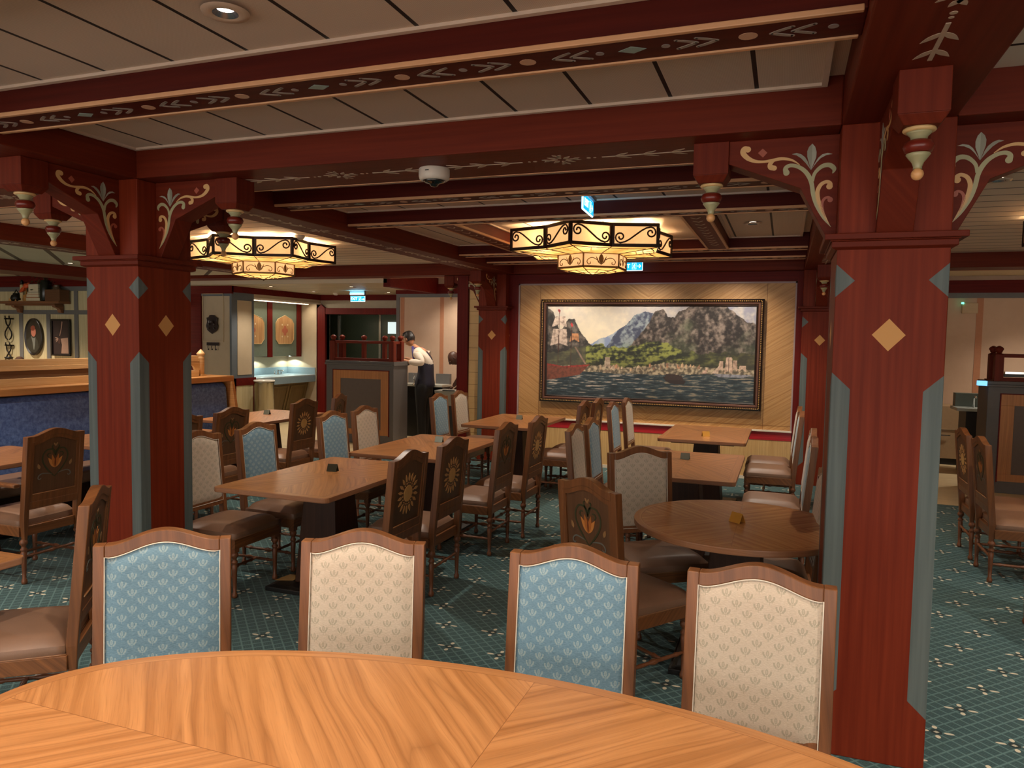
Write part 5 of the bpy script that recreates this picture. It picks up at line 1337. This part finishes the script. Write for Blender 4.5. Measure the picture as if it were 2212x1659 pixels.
def paint(u, v):
    n = fb(u, v, 3, 5); n2 = fb(u, v, 11, 4, 3.0); n3 = fb(u, v, 30, 3, 8.0)
    hor = ridge(SHO, u)
    d = math.hypot((u - .20) * 1.3, (v - .66))
    c = mixc(L8('e9ddc0'), L8('8f90a0'), d * 1.15 + .12 * n); c = mixc(c, L8('e9dcc0'), max(0, n2 * 1.1 + .25 * (v > .6)) * .55)
    if v < ridge(FAR, u) + n2 * .01: c = mixc(L8('7f8fae'), L8('a9b2b8'), .5 + n2)
    if v < ridge(MID, u) + n2 * .015: sh = (fb(u, v, 6, 5, 9.0) - fb(u + .012, v - .008, 6, 5, 9.0)) * 2.5; c = mixc(L8('3f465c'), L8('8b979c'), .5 + sh + n3 * .5); c = mixc(c, L8('6c8a4f'), (.66 - v) * 2.4 + n * .5)
    if v < ridge(CRA, u) + n2 * .02: sh = (fb(u, v, 6, 5, 2.0) - fb(u + .012, v - .008, 6, 5, 2.0)) * 3.2; c = mixc(L8('26211f'), L8('8b7e74'), .36 + sh * .30 + n2 * .55 + n3 * .55); c = mixc(c, L8('46513a'), (.68 - v) * 3 + n)
    if u < .27 and v < ridge(LFT, u) + n2 * .02: c = mixc(L8('2f2d2b'), L8('746b62'), .35 + n2 + n3 * .5 + (u - .1) * 2)
    if v < ridge(HIL, u) + n2 * .03:
        k = .42 + (fb(u, v * 2.4, 6, 4, 5.0) - fb(u + .015, v * 2.4 - .03, 6, 4, 5.0)) * 1.3 + n3 * .5 + n2 * .4; c = mixc(L8('20261b'), L8('8b9148'), k * (1.15 if .2 < u < .68 else .55)); c = mixc(c, L8('4a4434'), max(0, (u - .62) * 1.6))
        c = mixc(c, L8('2b2c22'), max(0, (hor + .07 - v) * 6))
        if u < .2: c = mixc(c, L8('5a564c'), .6)
    if v < hor + n3 * .006:
        c = mixc(L8('564f42'), L8('b3a488'), .45 + n3 * 1.3)
    wl = .262 + .012 * math.sin(u * 9) + (.015 if u > .4 else 0)
    if v < wl:
        g = fb(u * .8, v * 7, 9, 5, 12.0); c = mixc(L8('1e2a2f'), L8('3a4c54'), .5 + g); c = mixc(c, L8('b0a596'), max(0, g * 2.4 - .35 - (.26 - v) * 1.2)); c = mixc(c, L8('141d20'), (.10 - v) * 3)
        if u > .5: c = mixc(c, L8('7d7460'), max(0, g - .02) * 1.2)
    for P, h in HOUSES:
        if P[0][0] - .01 < u < P[1][0] + .01 and inpoly(P, u, v): c = mixc(L8(h), L8('5b4636'), .35 if u - P[0][0] > (P[1][0] - P[0][0]) * .55 else 0)
    for P, h in SHIPS:
        if P[0][0] - .25 < u < P[0][0] + .25 and inpoly(P, u, v): c = mixc(L8(h), L8('2a1c18'), .10 - n3 * .4)
    return c
vs = []; cols = []
for j in range(NZp + 1):
    for i in range(NXp + 1):
        u, v = i / NXp, j / NZp
        vs.append((X0 + (X1 - X0) * u, 0, Z0 + (Z1 - Z0) * v)); cc = lin('%02x%02x%02x' % tuple(int(max(0, min(1, q)) * 255) for q in paint(u, v))); cols += list(cc)
me = bpy.data.meshes.new('canvas'); W_ = NXp + 1
me.from_pydata(vs, [], [(j * W_ + i, j * W_ + i + 1, (j + 1) * W_ + i + 1, (j + 1) * W_ + i) for j in range(NZp) for i in range(NXp)])
ca = me.color_attributes.new('brushwork', 'FLOAT_COLOR', 'POINT'); ca.data.foreach_set('color', cols)
m_ = bpy.data.materials.new('oil_painting'); m_.use_nodes = True; b_ = m_.node_tree.nodes['Principled BSDF']; b_.inputs['Roughness'].default_value = .45
at_ = m_.node_tree.nodes.new('ShaderNodeVertexColor'); at_.layer_name = 'brushwork'; m_.node_tree.links.new(at_.outputs[0], b_.inputs[0])
me.materials.append(m_); o = bpy.data.objects.new('canvas', me); link(o, t); o.location = (0, -.035, 0)
def frame_ring(parent, X0, X1, Z0, Z1, prof, mt, name, yoff=0.0, bevel=0.0):
    """prof: list of (outward distance, forward distance)"""
    m = MB(); cs = [(X0, Z0, -1, -1), (X1, Z0, 1, -1), (X1, Z1, 1, 1), (X0, Z1, -1, 1)]; n = len(prof)
    for x, z, sx, sz in cs:
        for o_, f_ in prof: m.v.append(Vector((x + sx * o_, yoff - f_, z + sz * o_)))
    for k in range(4):
        for i in range(n - 1):
            a, b = k * n + i, ((k + 1) % 4) * n + i; m.f.append([a, b, b + 1, a + 1]); m.m.append(0); m.sm.append(False)
    return m.build(name, mt, parent)
frame_ring(t, X0, X1, Z0, Z1, [(0, .03), (0, .045), (.012, .050), (.020, .045), (.055, .055), (.062, .075), (.076, .080), (.090, .070), (.090, .0)], mat('bronzed_frame', f_wood('z', 'x', '0e0805', '180d08', '2a1810', 60, .2), rough=.35), 'picture_frame')
frame_ring(t, X0 + .0, X1, Z0, Z1, [(.022, .050), (.030, .058), (.046, .060), (.052, .056)], mat('copper_sight_edge', color='5e3a2a', rough=.35, metal=.3), 'inner_moulding')
m = MB(); q = .066
L_ = [(X0 - q, Z0 - q, X1 + q, Z0 - q), (X1 + q, Z0 - q, X1 + q, Z1 + q), (X0 - q, Z1 + q, X1 + q, Z1 + q), (X0 - q, Z0 - q, X0 - q, Z1 + q)]
for a, b, c, d in L_:
    n = int(math.hypot(c - a, d - b) / .022)
    for i in range(n): m.sphere((a + (c - a) * (i + .5) / n, -.078, b + (d - b) * (i + .5) / n), .0085, 4, 0, (1, .7, 1))
m.build('rope_beading', mat('gold_rope', color='c69a58', rough=.35, metal=.5), t)
for x in (-2.75, -1.68, -.6):
    l = bpy.data.lights.new('wall_wash', 'SPOT'); l.energy = 42; l.color = (1, .86, .70); l.spot_size = R(95); l.spot_blend = .9; l.shadow_soft_size = .04
    tt = downlight(x, 8.80, ZC, 'wall-washing downlight aimed at the painting, over %s' % {-2.75: 'its left third', -1.68: 'its centre', -.6: 'its right third'}[x], spot=False); o = bpy.data.objects.new('spot_lamp', l); link(o, tt); o.location = (0, 0, -.02); o.rotation_euler = (R(28), 0, 0)

# ================================================================== LEFT WALL DISPLAY
YF = YL - .02
t = thing('wall_shelf', 'wooden wall shelf on two brackets high on the left wall', 'shelf', (-12.08, YF, 0))
m = MB(); m.box(-.77, .75, -.22, 0, 2.145, 2.185); m.box(-.60, .58, -.16, 0, 2.115, 2.145); m.build('board', mat('shelf_walnut', f_wood('z', 'x', '4a2c18', '70452a', '8a5936', 60, .3), rough=.4), t, bevel=.004)
for x in (-.42, .55):
    m = MB(); m.prism([(-.16, 2.115), (0, 2.115), (0, 1.99), (-.05, 2.0), (-.07, 2.06), (-.15, 2.09)], x - .04, x + .04, 'yz'); m.build('bracket', MATS['shelf_walnut'], t, bevel=.003)
ZSH = 2.186
def item(mb, nm, mt, x, label, cat, y=YF - .11, **k):
    o = mb.build(nm, mt, **k); o.location = (x, y, ZSH); tag(o, label, cat); return o
m = MB(); m.lathe([(.07, 0), (.09, .05), (.075, .10), (.05, .12), (.052, .14)], (0, 0, 0), 14); m.box(-.10, .06, -.06, .06, 0, .05, 1); m.tube([(-.05, 0, .13), (0, 0, .20), (.06, 0, .13)], .008, 6)
item(m, 'kettle', [BLACK, mat('gilt_glow', color='d8a060', rough=.35)], -12.47, 'dark kettle with a pale gilt base at the left of the wall shelf', 'kettle')
m = MB(); m.lathe([(.06, 0), (.055, .012), (.02, .02), (.018, .05), (.03, .06), (.03, .28), (.012, .29)], (0, 0, 0), 14); m.lathe([(.02, .29), (.03, .32), (.01, .37)], (0, 0, 0), 10, 1)
item(m, 'candle', [mat('cream_candle', color='d8bf8e', rough=.5), BLACK], -12.33, 'cream candle in a holder on the wall shelf', 'candle')
m = MB()
for i, (w_, h_, mi) in enumerate(((.19, .045, 0), (.17, .04, 1), (.18, .03, 2), (.16, .07, 3))): m.box(-w_ / 2, w_ / 2, -.08, .08, sum((.045, .04, .03, .07)[:i]), sum((.045, .04, .03, .07)[:i + 1]) - .002, mi)
BK = [mat('tan_book', color='a2885a'), mat('orange_book', color='b8693f'), mat('ivory_book', color='d7c9ac'), mat('slate_book', color='6f6a66')]
zz = 0
for i, (w_, h_, nm) in enumerate(((.36, .06, 'tan book at the bottom of the stack on the wall shelf'), (.30, .055, 'orange brown book second in the stack on the wall shelf'), (.27, .03, 'thin ivory book in the stack on the wall shelf'), (.24, .14, 'slate grey box-like volume topmost of the stack on the wall shelf'))):
    m = MB(); m.box(-w_ / 2, w_ / 2, -.08, .08, 0, .006); m.box(-w_ / 2, w_ / 2, -.08, .08, h_ - .006, h_); m.box(-w_ / 2, w_ / 2, .07, .08, 0, h_); m.box(-w_ / 2 + .006, w_ / 2 - .006, -.074, .07, .006, h_ - .006, 1)
    o = m.build('book', [BK[i], BK[2]]); o.location = (-11.99 + i * .01, YF - .11, ZSH + zz); zz += h_ + .001; tag(o, nm, 'book', 'books on the wall shelf')
m = MB(); m.sphere((0, 0, .26), .055, 10, 0, (1.2, .7, .8)); leaf(m, -.02, .24, .16, .03, R(215), -.02, .02); leaf(m, .03, .28, .06, .02, R(30), -.01, .01); m.lathe([(.05, 0), (.05, .10), (.012, .12), (.010, .21)], (0, 0, 0), 10, 1)
item(m, 'bird_figurine', [mat('orange_lacquer', color='d0572c', rough=.3), mat('honey_base', color='b5803f')], -12.17, 'bright orange bird figurine on a honey base on the wall shelf', 'figurine', y=YF - .15)
t = thing('potted_plant', 'trailing dark plant in a tall black vase on the wall shelf', 'plant', (-11.77, YF - .11, ZSH))
m = MB(); m.lathe([(.075, 0), (.085, .02), (.085, .30), (.07, .33), (.072, .35)], (0, 0, 0), 16); m.build('vase', mat('black_green_vase', color='171a12', rough=.25), t)
m = MB(); random.seed(5)
for i in range(90):
    a = random.uniform(0, 2 * PI); r = random.uniform(.02, .30); z = .33 + random.uniform(-.08, .20) - r * .35
    m.M = Matrix.Translation((r * cos(a) - .05, r * sin(a) * .35, z)) @ Matrix.Rotation(random.uniform(0, 6), 4, 'Z') @ Matrix.Rotation(random.uniform(-1, 1), 4, 'X')
    leaf(m, 0, 0, .06, .012, random.uniform(0, 6), 0, .001, 'xy', 0, 4)
m.M = None
for i in range(10):
    a = random.uniform(0, 2 * PI); m.tube([(0, 0, .30), (.10 * cos(a), .04 * sin(a), .46), (.26 * cos(a) - .05, .08 * sin(a), .44)], .004, 4)
m.build('foliage', mat('dull_green_leaf', color='4c4828', rough=.6), t)
m = MB(); m.box(-.17, .17, -.09, .09, 0, .012); m.box(-.17, .17, -.09, -.08, .012, .19); m.box(-.17, .17, .08, .09, .012, .19); m.box(-.17, -.16, -.08, .08, .012, .19); m.box(.16, .17, -.08, .08, .012, .19)
item(m, 'wooden_box', mat('crate_brown', f_wood('z', 'x', '3c2415', '5c3a22', '70482c', 60, .3), rough=.5), -11.50, 'open brown wooden box at the right end of the wall shelf', 'box')
m = MB(); m.lathe([(.055, .0), (.06, .02), (.06, .20), (.045, .22), (.05, .24), (.05, .26)], (0, 0, 0), 14); o = m.build('jar', mat('smoky_jar', color='564634', rough=.2)); o.location = (-11.50, YF - .11, ZSH + .015); tag(o, 'smoky jar standing in the wooden box on the wall shelf', 'jar')
# portraits
t = thing('oval_portrait', 'dark oval framed portrait of a suited figure on the left wall', 'picture', (-12.20, YF, 1.58))
def ell(a, b, n=48): return [(a * cos(2 * PI * i / n), b * sin(2 * PI * i / n)) for i in range(n)]
m = MB(); A, B, C_ = ell(.212, .32), ell(.18, .288), ell(.205, .312); n = 48
m.add([(x, 0, z) for x, z in A] + [(x, -.03, z) for x, z in A] + [(x, -.035, z) for x, z in C_] + [(x, -.018, z) for x, z in B], [(k * n + i, k * n + (i + 1) % n, (k + 1) * n + (i + 1) % n, (k + 1) * n + i) for k in range(3) for i in range(n)])
m.build('oval_frame', mat('ebony_frame', color='1c130d', rough=.35), t)
pc = MB(); pc.prism(B, -.018, -.010, 'xz', 0)
pc.prism([(-.15, -.20), (-.17, -.06), (-.10, -.02), (-.05, .02), (.04, .0), (.10, -.06), (.13, -.19), (.04, -.27), (-.06, -.26)], -.020, -.018, 'xz', 1)
pc.prism([(-.055, .02), (-.02, -.02), (.03, -.02), (.05, .0), (.035, -.14), (.015, -.22), (.0, -.22), (-.02, -.10)], -.021, -.020, 'xz', 2)
disc(pc, .005, .085, .058, .082, -.022, -.020, 'xz', 3, 24); disc(pc, -.005, .15, .056, .045, -.023, -.022, 'xz', 4, 20, .2)
pc.build('portrait', [mat('umber_ground', color='2b2418'), mat('olive_coat', color='39352a'), mat('grey_shirt', color='77766c'), mat('ruddy_face', color='b8705a'), mat('russet_hair', color='7c3a26')], t)
t = thing('framed_picture', 'dark rectangular framed picture with a pale block and twig, right of the oval portrait', 'picture', (-11.55, YF, 1.578))
m = MB()
w_, h_, b = .218, .312, .028
for a in ((-w_, w_, -h_, -h_ + b), (-w_, w_, h_ - b, h_), (-w_, -w_ + b, -h_ + b, h_ - b), (w_ - b, w_, -h_ + b, h_ - b)): m.box(a[0], a[1], -.035, 0, a[2], a[3])
m.build('frame', MATS['ebony_frame'], t, bevel=.004)
pc = MB(); pc.box(-w_ + b, w_ - b, -.014, -.008, -h_ + b, h_ - b)
pc.prism([(-.01, -.02), (.16, .0), (.17, -.27), (.0, -.27), (.02, -.12)], -.016, -.014, 'xz', 1)
ribbon(pc, [(-.03, .03, .012), (.0, .12, .015), (.02, .20, .018), (.03, .27, .022)], -.014, -.0165, 'xz', 1)
for a_ in (20, -15, 45): leaf(pc, -.06, -.02, -.09, .010, R(a_), -.0165, -.014, 'xz', 1)
disc(pc, -.04, -.06, .03, .05, -.0168, -.014, 'xz', 2)
pc.build('image', [mat('dark_plum_ground', color='3b2a26'), mat('pale_rose_block', color='b9917a'), mat('mid_brown_form', color='5a3c32')], t)
# tongs on hooks
IRON = mat('wrought_iron', color='1a110c', rough=.45, metal=.5)
for i, (z0, full, nm) in enumerate(((1.90, True, 'pair of wrought iron tongs hanging at the left wall, upper one'), (1.435, False, 'pair of wrought iron tongs hanging lower on the left wall, behind the rail'))):
    t = thing('iron_tongs', nm, 'tongs', (-12.80, YF, z0), 0, 'iron tongs on wall hooks')
    m = MB()
    for s_ in (1, -1):
        m.tube([(s_ * .055, -.03, -.06), (s_ * .045, -.03, -.10), (-s_ * .02, -.03, -.17), (-s_ * .075, -.03, -.24), (-s_ * .085, -.03, -.30), (-s_ * .06, -.03, -.355), (-s_ * .02, -.03, -.375)], .011, 6)
        m.tube([(s_ * .055, -.03, -.06), (s_ * .06, -.03, -.01)], .009, 6)
    m.build('tongs', IRON, t)
    m = MB(); m.box(-.10, .10, -.03, 0, -.025, .0)
    for x in (-.03, .07): m.tube([(x, -.03, -.01), (x, -.06, .0), (x, -.06, .04)], .010, 6)
    m.build('hook_bar', IRON, t)
m = MB(); m.lathe([(.05, 0), (.02, .02), (.02, .05), (.06, .07), (.07, .09), (.03, .10)], (0, 0, 0), 14); o = m.build('goblet', BLACK); o.location = (-12.62, 9.02, 1.13); tag(o, 'small dark goblet on the sill beneath the iron tongs', 'goblet')
m = MB(); m.lathe([(.07, 0), (.08, .03), (.065, .07), (.04, .10), (.01, .11)], (0, 0, 0), 16); o = m.build('brown_hat', mat('felt_brown', color='4a2c18', rough=.8)); o.location = (-12.36, 9.02, 1.13); tag(o, 'rounded brown lump on the sill under the oval portrait', 'ornament')
m = MB(); m.box(-13.3, -9.8, 8.92, YL, 1.09, 1.13); m.box(-13.3, -9.8, 8.95, YL, .95, 1.09); o = m.build('wall_sill', OAKP, bevel=.004); struct(o); o.name = nxt('trim')
# ================================================================== PEOPLE
def skin_mesh(chain_list, sub=2):
    """chain_list: list of (points, parent index or None); each point (x, y, z, r)"""
    vs = []; es = []; rs = []
    for pts, root in chain_list:
        prev = root
        for p in pts:
            vs.append(p[:3]); rs.append(p[3] if len(p) == 4 else (p[3], p[4])); i = len(vs) - 1
            if prev is not None: es.append((prev, i))
            prev = i
    me = bpy.data.meshes.new('t'); me.from_pydata(vs, es, []); o = bpy.data.objects.new('t', me); COL.objects.link(o)
    sk = o.modifiers.new('s', 'SKIN'); sk.use_smooth_shade = True
    for i, r in enumerate(rs): me.skin_vertices[0].data[i].radius = (r, r) if not isinstance(r, tuple) else r
    me.skin_vertices[0].data[0].use_root = True
    sb = o.modifiers.new('u', 'SUBSURF'); sb.levels = sub; sb.render_levels = sub
    bpy.context.view_layer.update()
    ev = bpy.data.meshes.new_from_object(o.evaluated_get(bpy.context.evaluated_depsgraph_get()))
    V = [v.co.copy() for v in ev.vertices]; F = [list(p.vertices) for p in ev.polygons]
    bpy.data.objects.remove(o); bpy.data.meshes.remove(ev); return V, F
def g2(a, b): return math.exp(-(a * a + b * b))
def head_pts(n=26, m=22):
    """a head looking along +x, centre at the origin, about 0.23 high"""
    vs = []
    for j in range(m + 1):
        th = PI * j / m
        for i in range(n):
            ph = 2 * PI * i / n
            x, y, z = sin(th) * cos(ph), sin(th) * sin(ph), -cos(th)
            X, Y, Z = x * .098, y * .076, z * .118
            if z < 0:                                   # jaw narrows, back of the skull tucks to the neck
                k = -z; Y *= 1 - .34 * k * k; X *= (1 - .10 * k) if x > 0 else (1 - .45 * k)
            else: X += -.008 * z
            f = max(0, x)
            X += f * (.026 * g2(y / .20, (z + .10) / .18) + .010 * g2(y / .15, (z + .02) / .30) + .012 * g2(y / .5, (z - .30) / .14) + .010 * g2(y / .35, (z + .85) / .16) + .008 * g2(y / .30, (z + .46) / .10) - .004 * g2(y / .4, (z + .37) / .05))
            for s_ in (1, -1): X -= f * .012 * g2((y - s_ * .36) / .16, (z - .10) / .13)
            vs.append(Vector((X, Y, Z)))
    fs = [(j * n + i, j * n + (i + 1) % n, (j + 1) * n + (i + 1) % n, (j + 1) * n + i) for j in range(m) for i in range(n)]
    return vs, fs
def add_head(mb, M, skin_mi=0):
    vs, fs = head_pts(); mb.add([M @ v for v in vs], fs, skin_mi, True)
    for s_ in (1, -1):                                   # ears
        e = []; 
        prof = [(0.0001, -1), (.7, -.7), (1, 0), (.7, .7), (.0001, 1)]
        q = MB(); q.sphere((0, 0, 0), 1, 8)
        mb.add([M @ Vector((v.x * .017 - .008, s_ * .076 + v.y * .008, v.z * .031 - .005)) for v in q.v], q.f, skin_mi, True)
        q = MB(); q.sphere((0, 0, 0), 1, 6)
        mb.add([M @ Vector((v.x * .006 + .082, s_ * .029 + v.y * .012, v.z * .007 + .012)) for v in q.v], q.f, 1, True)
        mb.add([M @ Vector((v.x * .004 + .088, s_ * .029 + v.y * .005, v.z * .005 + .012)) for v in q.v], q.f, 2, True)
        mb.add([M @ Vector((v.x * .006 + .092, s_ * .030 + v.y * .018, v.z * .004 + .034)) for v in q.v], q.f, 2, True)
    q = MB(); q.sphere((0, 0, 0), 1, 8)
    mb.add([M @ Vector((v.x * .007 + .091, v.y * .024, v.z * .006 - .056)) for v in q.v], q.f, 3, True)
def hand(mb, wrist, d, side, mi=0, curl=.35, s=1.0):
    """palm and five fingers: wrist point, pointing direction d, side = thumb direction"""
    d = Vector(d).normalized(); side = Vector(side); side = (side - d * side.dot(d)).normalized(); nrm = d.cross(side).normalized()
    if nrm.z > 0: dn = -nrm
    else: dn = nrm
    w = Vector(wrist); chains = []
    palm = [(*(w), .026), (*(w + d * .035 * s), .030), (*(w + d * .075 * s), .030)]
    V, F = skin_mesh([([(p[0], p[1], p[2], (.034 if k else .025), (.017 if k else .022)) for k, p in enumerate(palm)], None)], 1); mb.add(V, F, mi, True)
    for k, (off, L) in enumerate(((.027, .070), (.009, .080), (-.009, .074), (-.026, .058))):
        b = w + d * .070 * s + side * off
        p1 = b + (d * cos(curl * .5) + dn * sin(curl * .5)) * L * .42; p2 = p1 + (d * cos(curl * 1.3) + dn * sin(curl * 1.3)) * L * .33; p3 = p2 + (d * cos(curl * 2.2) + dn * sin(curl * 2.2)) * L * .27
        mb.tube([b - d * .015, b, p1, p2, p3], [.0095, .0098, .009, .0082, .0062], 8, mi)
    b = w + d * .020 * s + side * .026; p1 = b + (d * .6 + side * .75).normalized() * .034; p2 = p1 + (d * .85 + side * .3 + dn * .2).normalized() * .030
    mb.tube([b - side * .01, b, p1, p2], [.012, .012, .0105, .008], 8, mi)
def cloth(nm, chains, mt, parent, sub=2, extra=None):
    V, F = skin_mesh(chains, sub); m = MB(); m.add(V, F, 0, True)
    if extra: extra(m)
    return m.build(nm, mt, parent)
EYEW = mat('eye_white', color='d8d0c4', rough=.3); EYED = mat('dark_brow_iris', color='1c120e', rough=.4)
# --- waiter leaning on the host stand, facing left (-x)
bx, by = -5.57, 10.90
t = thing('person', 'person in white shirt, navy vest and black trousers leaning over the host stand', 'person', (bx, by, 0))
SK1 = mat('skin_light', color='c08b68', rough=.5); LIP1 = mat('lip_light', color='9c5f4a', rough=.5)
body = MB()
V, F = skin_mesh([([(.02, 0, .94, .085, .085), (.06, 0, 1.10, .095, .10), (.05, 0, 1.28, .125, .14), (-.05, 0, 1.43, .10, .13), (-.13, 0, 1.50, .055), (-.20, 0, 1.565, .052)], None),
                  ([(-.02, -.19, 1.43, .050), (.13, -.27, 1.28, .040), (-.12, -.34, 1.295, .036), (-.36, -.36, 1.335, .026)], 3),
                  ([(-.04, .18, 1.42, .050), (-.08, .25, 1.22, .042), (-.30, .20, 1.30, .034), (-.40, .10, 1.34, .026)], 3),
                  ([(.02, -.09, .86, .085), (.02, -.10, .50, .060), (.04, -.10, .10, .040)], 0),
                  ([(.02, .09, .86, .085), (.0, .10, .50, .060), (-.02, .10, .10, .040)], 0)])
body.add(V, F, 0, True)
HM = Matrix.Translation((-.262, .01, 1.655)) @ Matrix.Rotation(PI - .25, 4, 'Z') @ Matrix.Rotation(R(22), 4, 'Y')
add_head(body, HM)
body.build('body', [SK1, EYEW, EYED, LIP1], t)
gl = MB(); hand(gl, (-.36, -.36, 1.335), (-1, .12, -.05), (.1, 1, 0), 0, .30); hand(gl, (-.40, .10, 1.34), (-1, -.1, -.05), (.1, -1, 0), 0, .3)
gl.build('work_gloves', mat('grey_glove', color='8f8f93', rough=.7), t)
hv, hf = head_pts(30, 26); h = MB(); keep = []
sel = [v for v in hv]
def hairy(v): return (v.z > .035 and v.x < .085) or (v.x < .02 and v.z > -.045) 
fs = [f for f in hf if all(hairy(hv[i]) for i in f)]
h.add([HM @ (Vector((v.x * 1.07 - .002, v.y * 1.09, v.z * 1.09 + (.012 if v.z > .07 else 0)))) for v in hv], fs, 0, True)
for i in range(70):
    a = random.uniform(-1.2, 1.2); x = random.uniform(-.04, .085); y = random.uniform(-.055, .055); z = .122 - (x * x + y * y) * 4.5
    h.tube([HM @ Vector((x, y, z)), HM @ Vector((x + .012, y, z + .016)), HM @ Vector((x + .030, y + .004, z + .014))], [.007, .006, .002], 5)
ho = h.build('hair', mat('dark_hair', color='1d1611', rough=.45), t)
cloth('shirt', [([(.06, 0, 1.10, .122, .13), (.05, 0, 1.28, .135, .155), (-.045, 0, 1.43, .112, .15), (-.125, 0, 1.495, .066)], None),
                ([(-.02, -.19, 1.425, .072), (.08, -.245, 1.33, .070), (.13, -.275, 1.275, .062), (.0, -.315, 1.285, .056), (-.10, -.338, 1.292, .048)], 2),
                ([(-.04, .18, 1.42, .066), (-.06, .26, 1.22, .065), (-.22, .22, 1.28, .055)], 2)], mat('white_shirt', color='dccfbd', rough=.7), t)
cloth('vest', [([(.03, 0, .84, .185, .180), (.03, 0, .93, .190, .180), (.05, 0, 1.08, .140, .145), (.055, 0, 1.20, .140, .155), (.04, 0, 1.32, .138, .150), (-.04, 0, 1.42, .116, .112), (-.112, 0, 1.482, .080, .085)], None)], mat('navy_vest', color='1c1a2c', rough=.6), t)
m = MB(); m.tube([(-.155, -.075, 1.53), (-.135, -.10, 1.48), (-.10, -.145, 1.43), (-.085, -.16, 1.36), (-.07, -.15, 1.26)], [.022, .026, .030, .026, .015], 8); m.tube([(-.155, .075, 1.53), (-.09, .10, 1.50), (-.04, .08, 1.50), (-.05, -.08, 1.50), (-.11, -.10, 1.50)], .022, 8); m.build('purple_collar_trim', mat('purple_satin', color='433a78', rough=.4), t)
cloth('trousers', [([(.03, 0, 1.06, .125, .120), (.03, 0, .98, .145, .145), (.03, 0, .90, .145, .15)], None), ([(.02, -.09, .78, .12), (.02, -.10, .50, .082), (.04, -.10, .10, .070), (.04, -.10, .05, .072)], 2), ([(.02, .09, .78, .12), (.0, .10, .50, .082), (-.02, .10, .10, .070), (-.02, .10, .05, .072)], 2)], mat('black_trousers', color='0f0d0e', rough=.75), t)
for (x, y) in ((.04, -.10), (-.02, .10)):
    V, F = skin_mesh([([(x + .05, y, .045, .045, .040), (x - .05, y, .040, .045, .038), (x - .16, y, .032, .040, .028)], None)], 2); m = MB(); m.add([Vector((v.x, v.y, max(0.0, v.z))) for v in V], F, 0, True); m.build('shoe', BLACK, t)
m = MB(); m.tube([(-.075, -.155, 1.10), (-.085, -.16, 1.02), (-.07, -.165, .95)], .008, 6); m.sphere((-.075, -.168, .93), .018, 6); m.build('key_lanyard', CHROME, t)
# --- second person bending, mostly behind the crimson post
t = thing('person', 'bald person in white shirt bending down behind the crimson post', 'person', (-4.62, 11.05, 0))
SK2 = mat('skin_dark', color='4c2c1f', rough=.45); LIP2 = mat('lip_dark', color='472420', rough=.5)
body = MB()
V, F = skin_mesh([([(.08, 0, .90, .12, .11), (.02, 0, 1.05, .12, .12), (-.12, 0, 1.20, .12, .14), (-.24, 0, 1.30, .10, .12), (-.32, 0, 1.335, .055), (-.38, 0, 1.345, .052)], None),
                  ([(-.22, -.19, 1.27, .050), (-.26, -.24, 1.05, .040), (-.38, -.20, .90, .030)], 3), ([(-.22, .19, 1.27, .050), (-.28, .22, 1.05, .040), (-.42, .16, .90, .030)], 3),
                  ([(.08, -.09, .82, .085), (.05, -.10, .48, .060), (.10, -.10, .10, .040)], 0), ([(.08, .09, .82, .085), (.05, .10, .48, .060), (.10, .10, .10, .040)], 0)])
body.add(V, F, 0, True); HM = Matrix.Translation((-.455, -.01, 1.355)) @ Matrix.Rotation(PI + .35, 4, 'Z') @ Matrix.Rotation(R(48), 4, 'Y')
add_head(body, HM); hand(body, (-.38, -.20, .90), (-.7, 0, -.4), (0, 1, 0), 0, .3); hand(body, (-.42, .16, .90), (-.7, 0, -.4), (0, -1, 0), 0, .3)
body.build('body', [SK2, EYEW, EYED, LIP2], t)
cloth('shirt', [([(.05, 0, .96, .135, .13), (.01, 0, 1.06, .132, .14), (-.12, 0, 1.20, .135, .155), (-.235, 0, 1.295, .112, .145), (-.305, 0, 1.325, .068)], None),
                ([(-.22, -.19, 1.265, .072), (-.26, -.24, 1.10, .060)], 3), ([(-.22, .19, 1.265, .072), (-.27, .22, 1.10, .060)], 3)], MATS['white_shirt'], t)
cloth('trousers', [([(.07, 0, .96, .125, .125), (.08, 0, .88, .13, .13)], None), ([(.08, -.09, .76, .105), (.05, -.10, .48, .082), (.10, -.10, .06, .070)], 1), ([(.08, .09, .76, .105), (.05, .10, .48, .082), (.10, .10, .06, .070)], 1)], MATS['black_trousers'], t)
for y in (-.10, .10):
    V, F = skin_mesh([([(.15, y, .045, .045, .040), (.05, y, .040, .045, .038), (-.06, y, .032, .040, .028)], None)], 2); m = MB(); m.add([Vector((v.x, v.y, max(0.0, v.z))) for v in V], F, 0, True); m.build('shoe', BLACK, t)
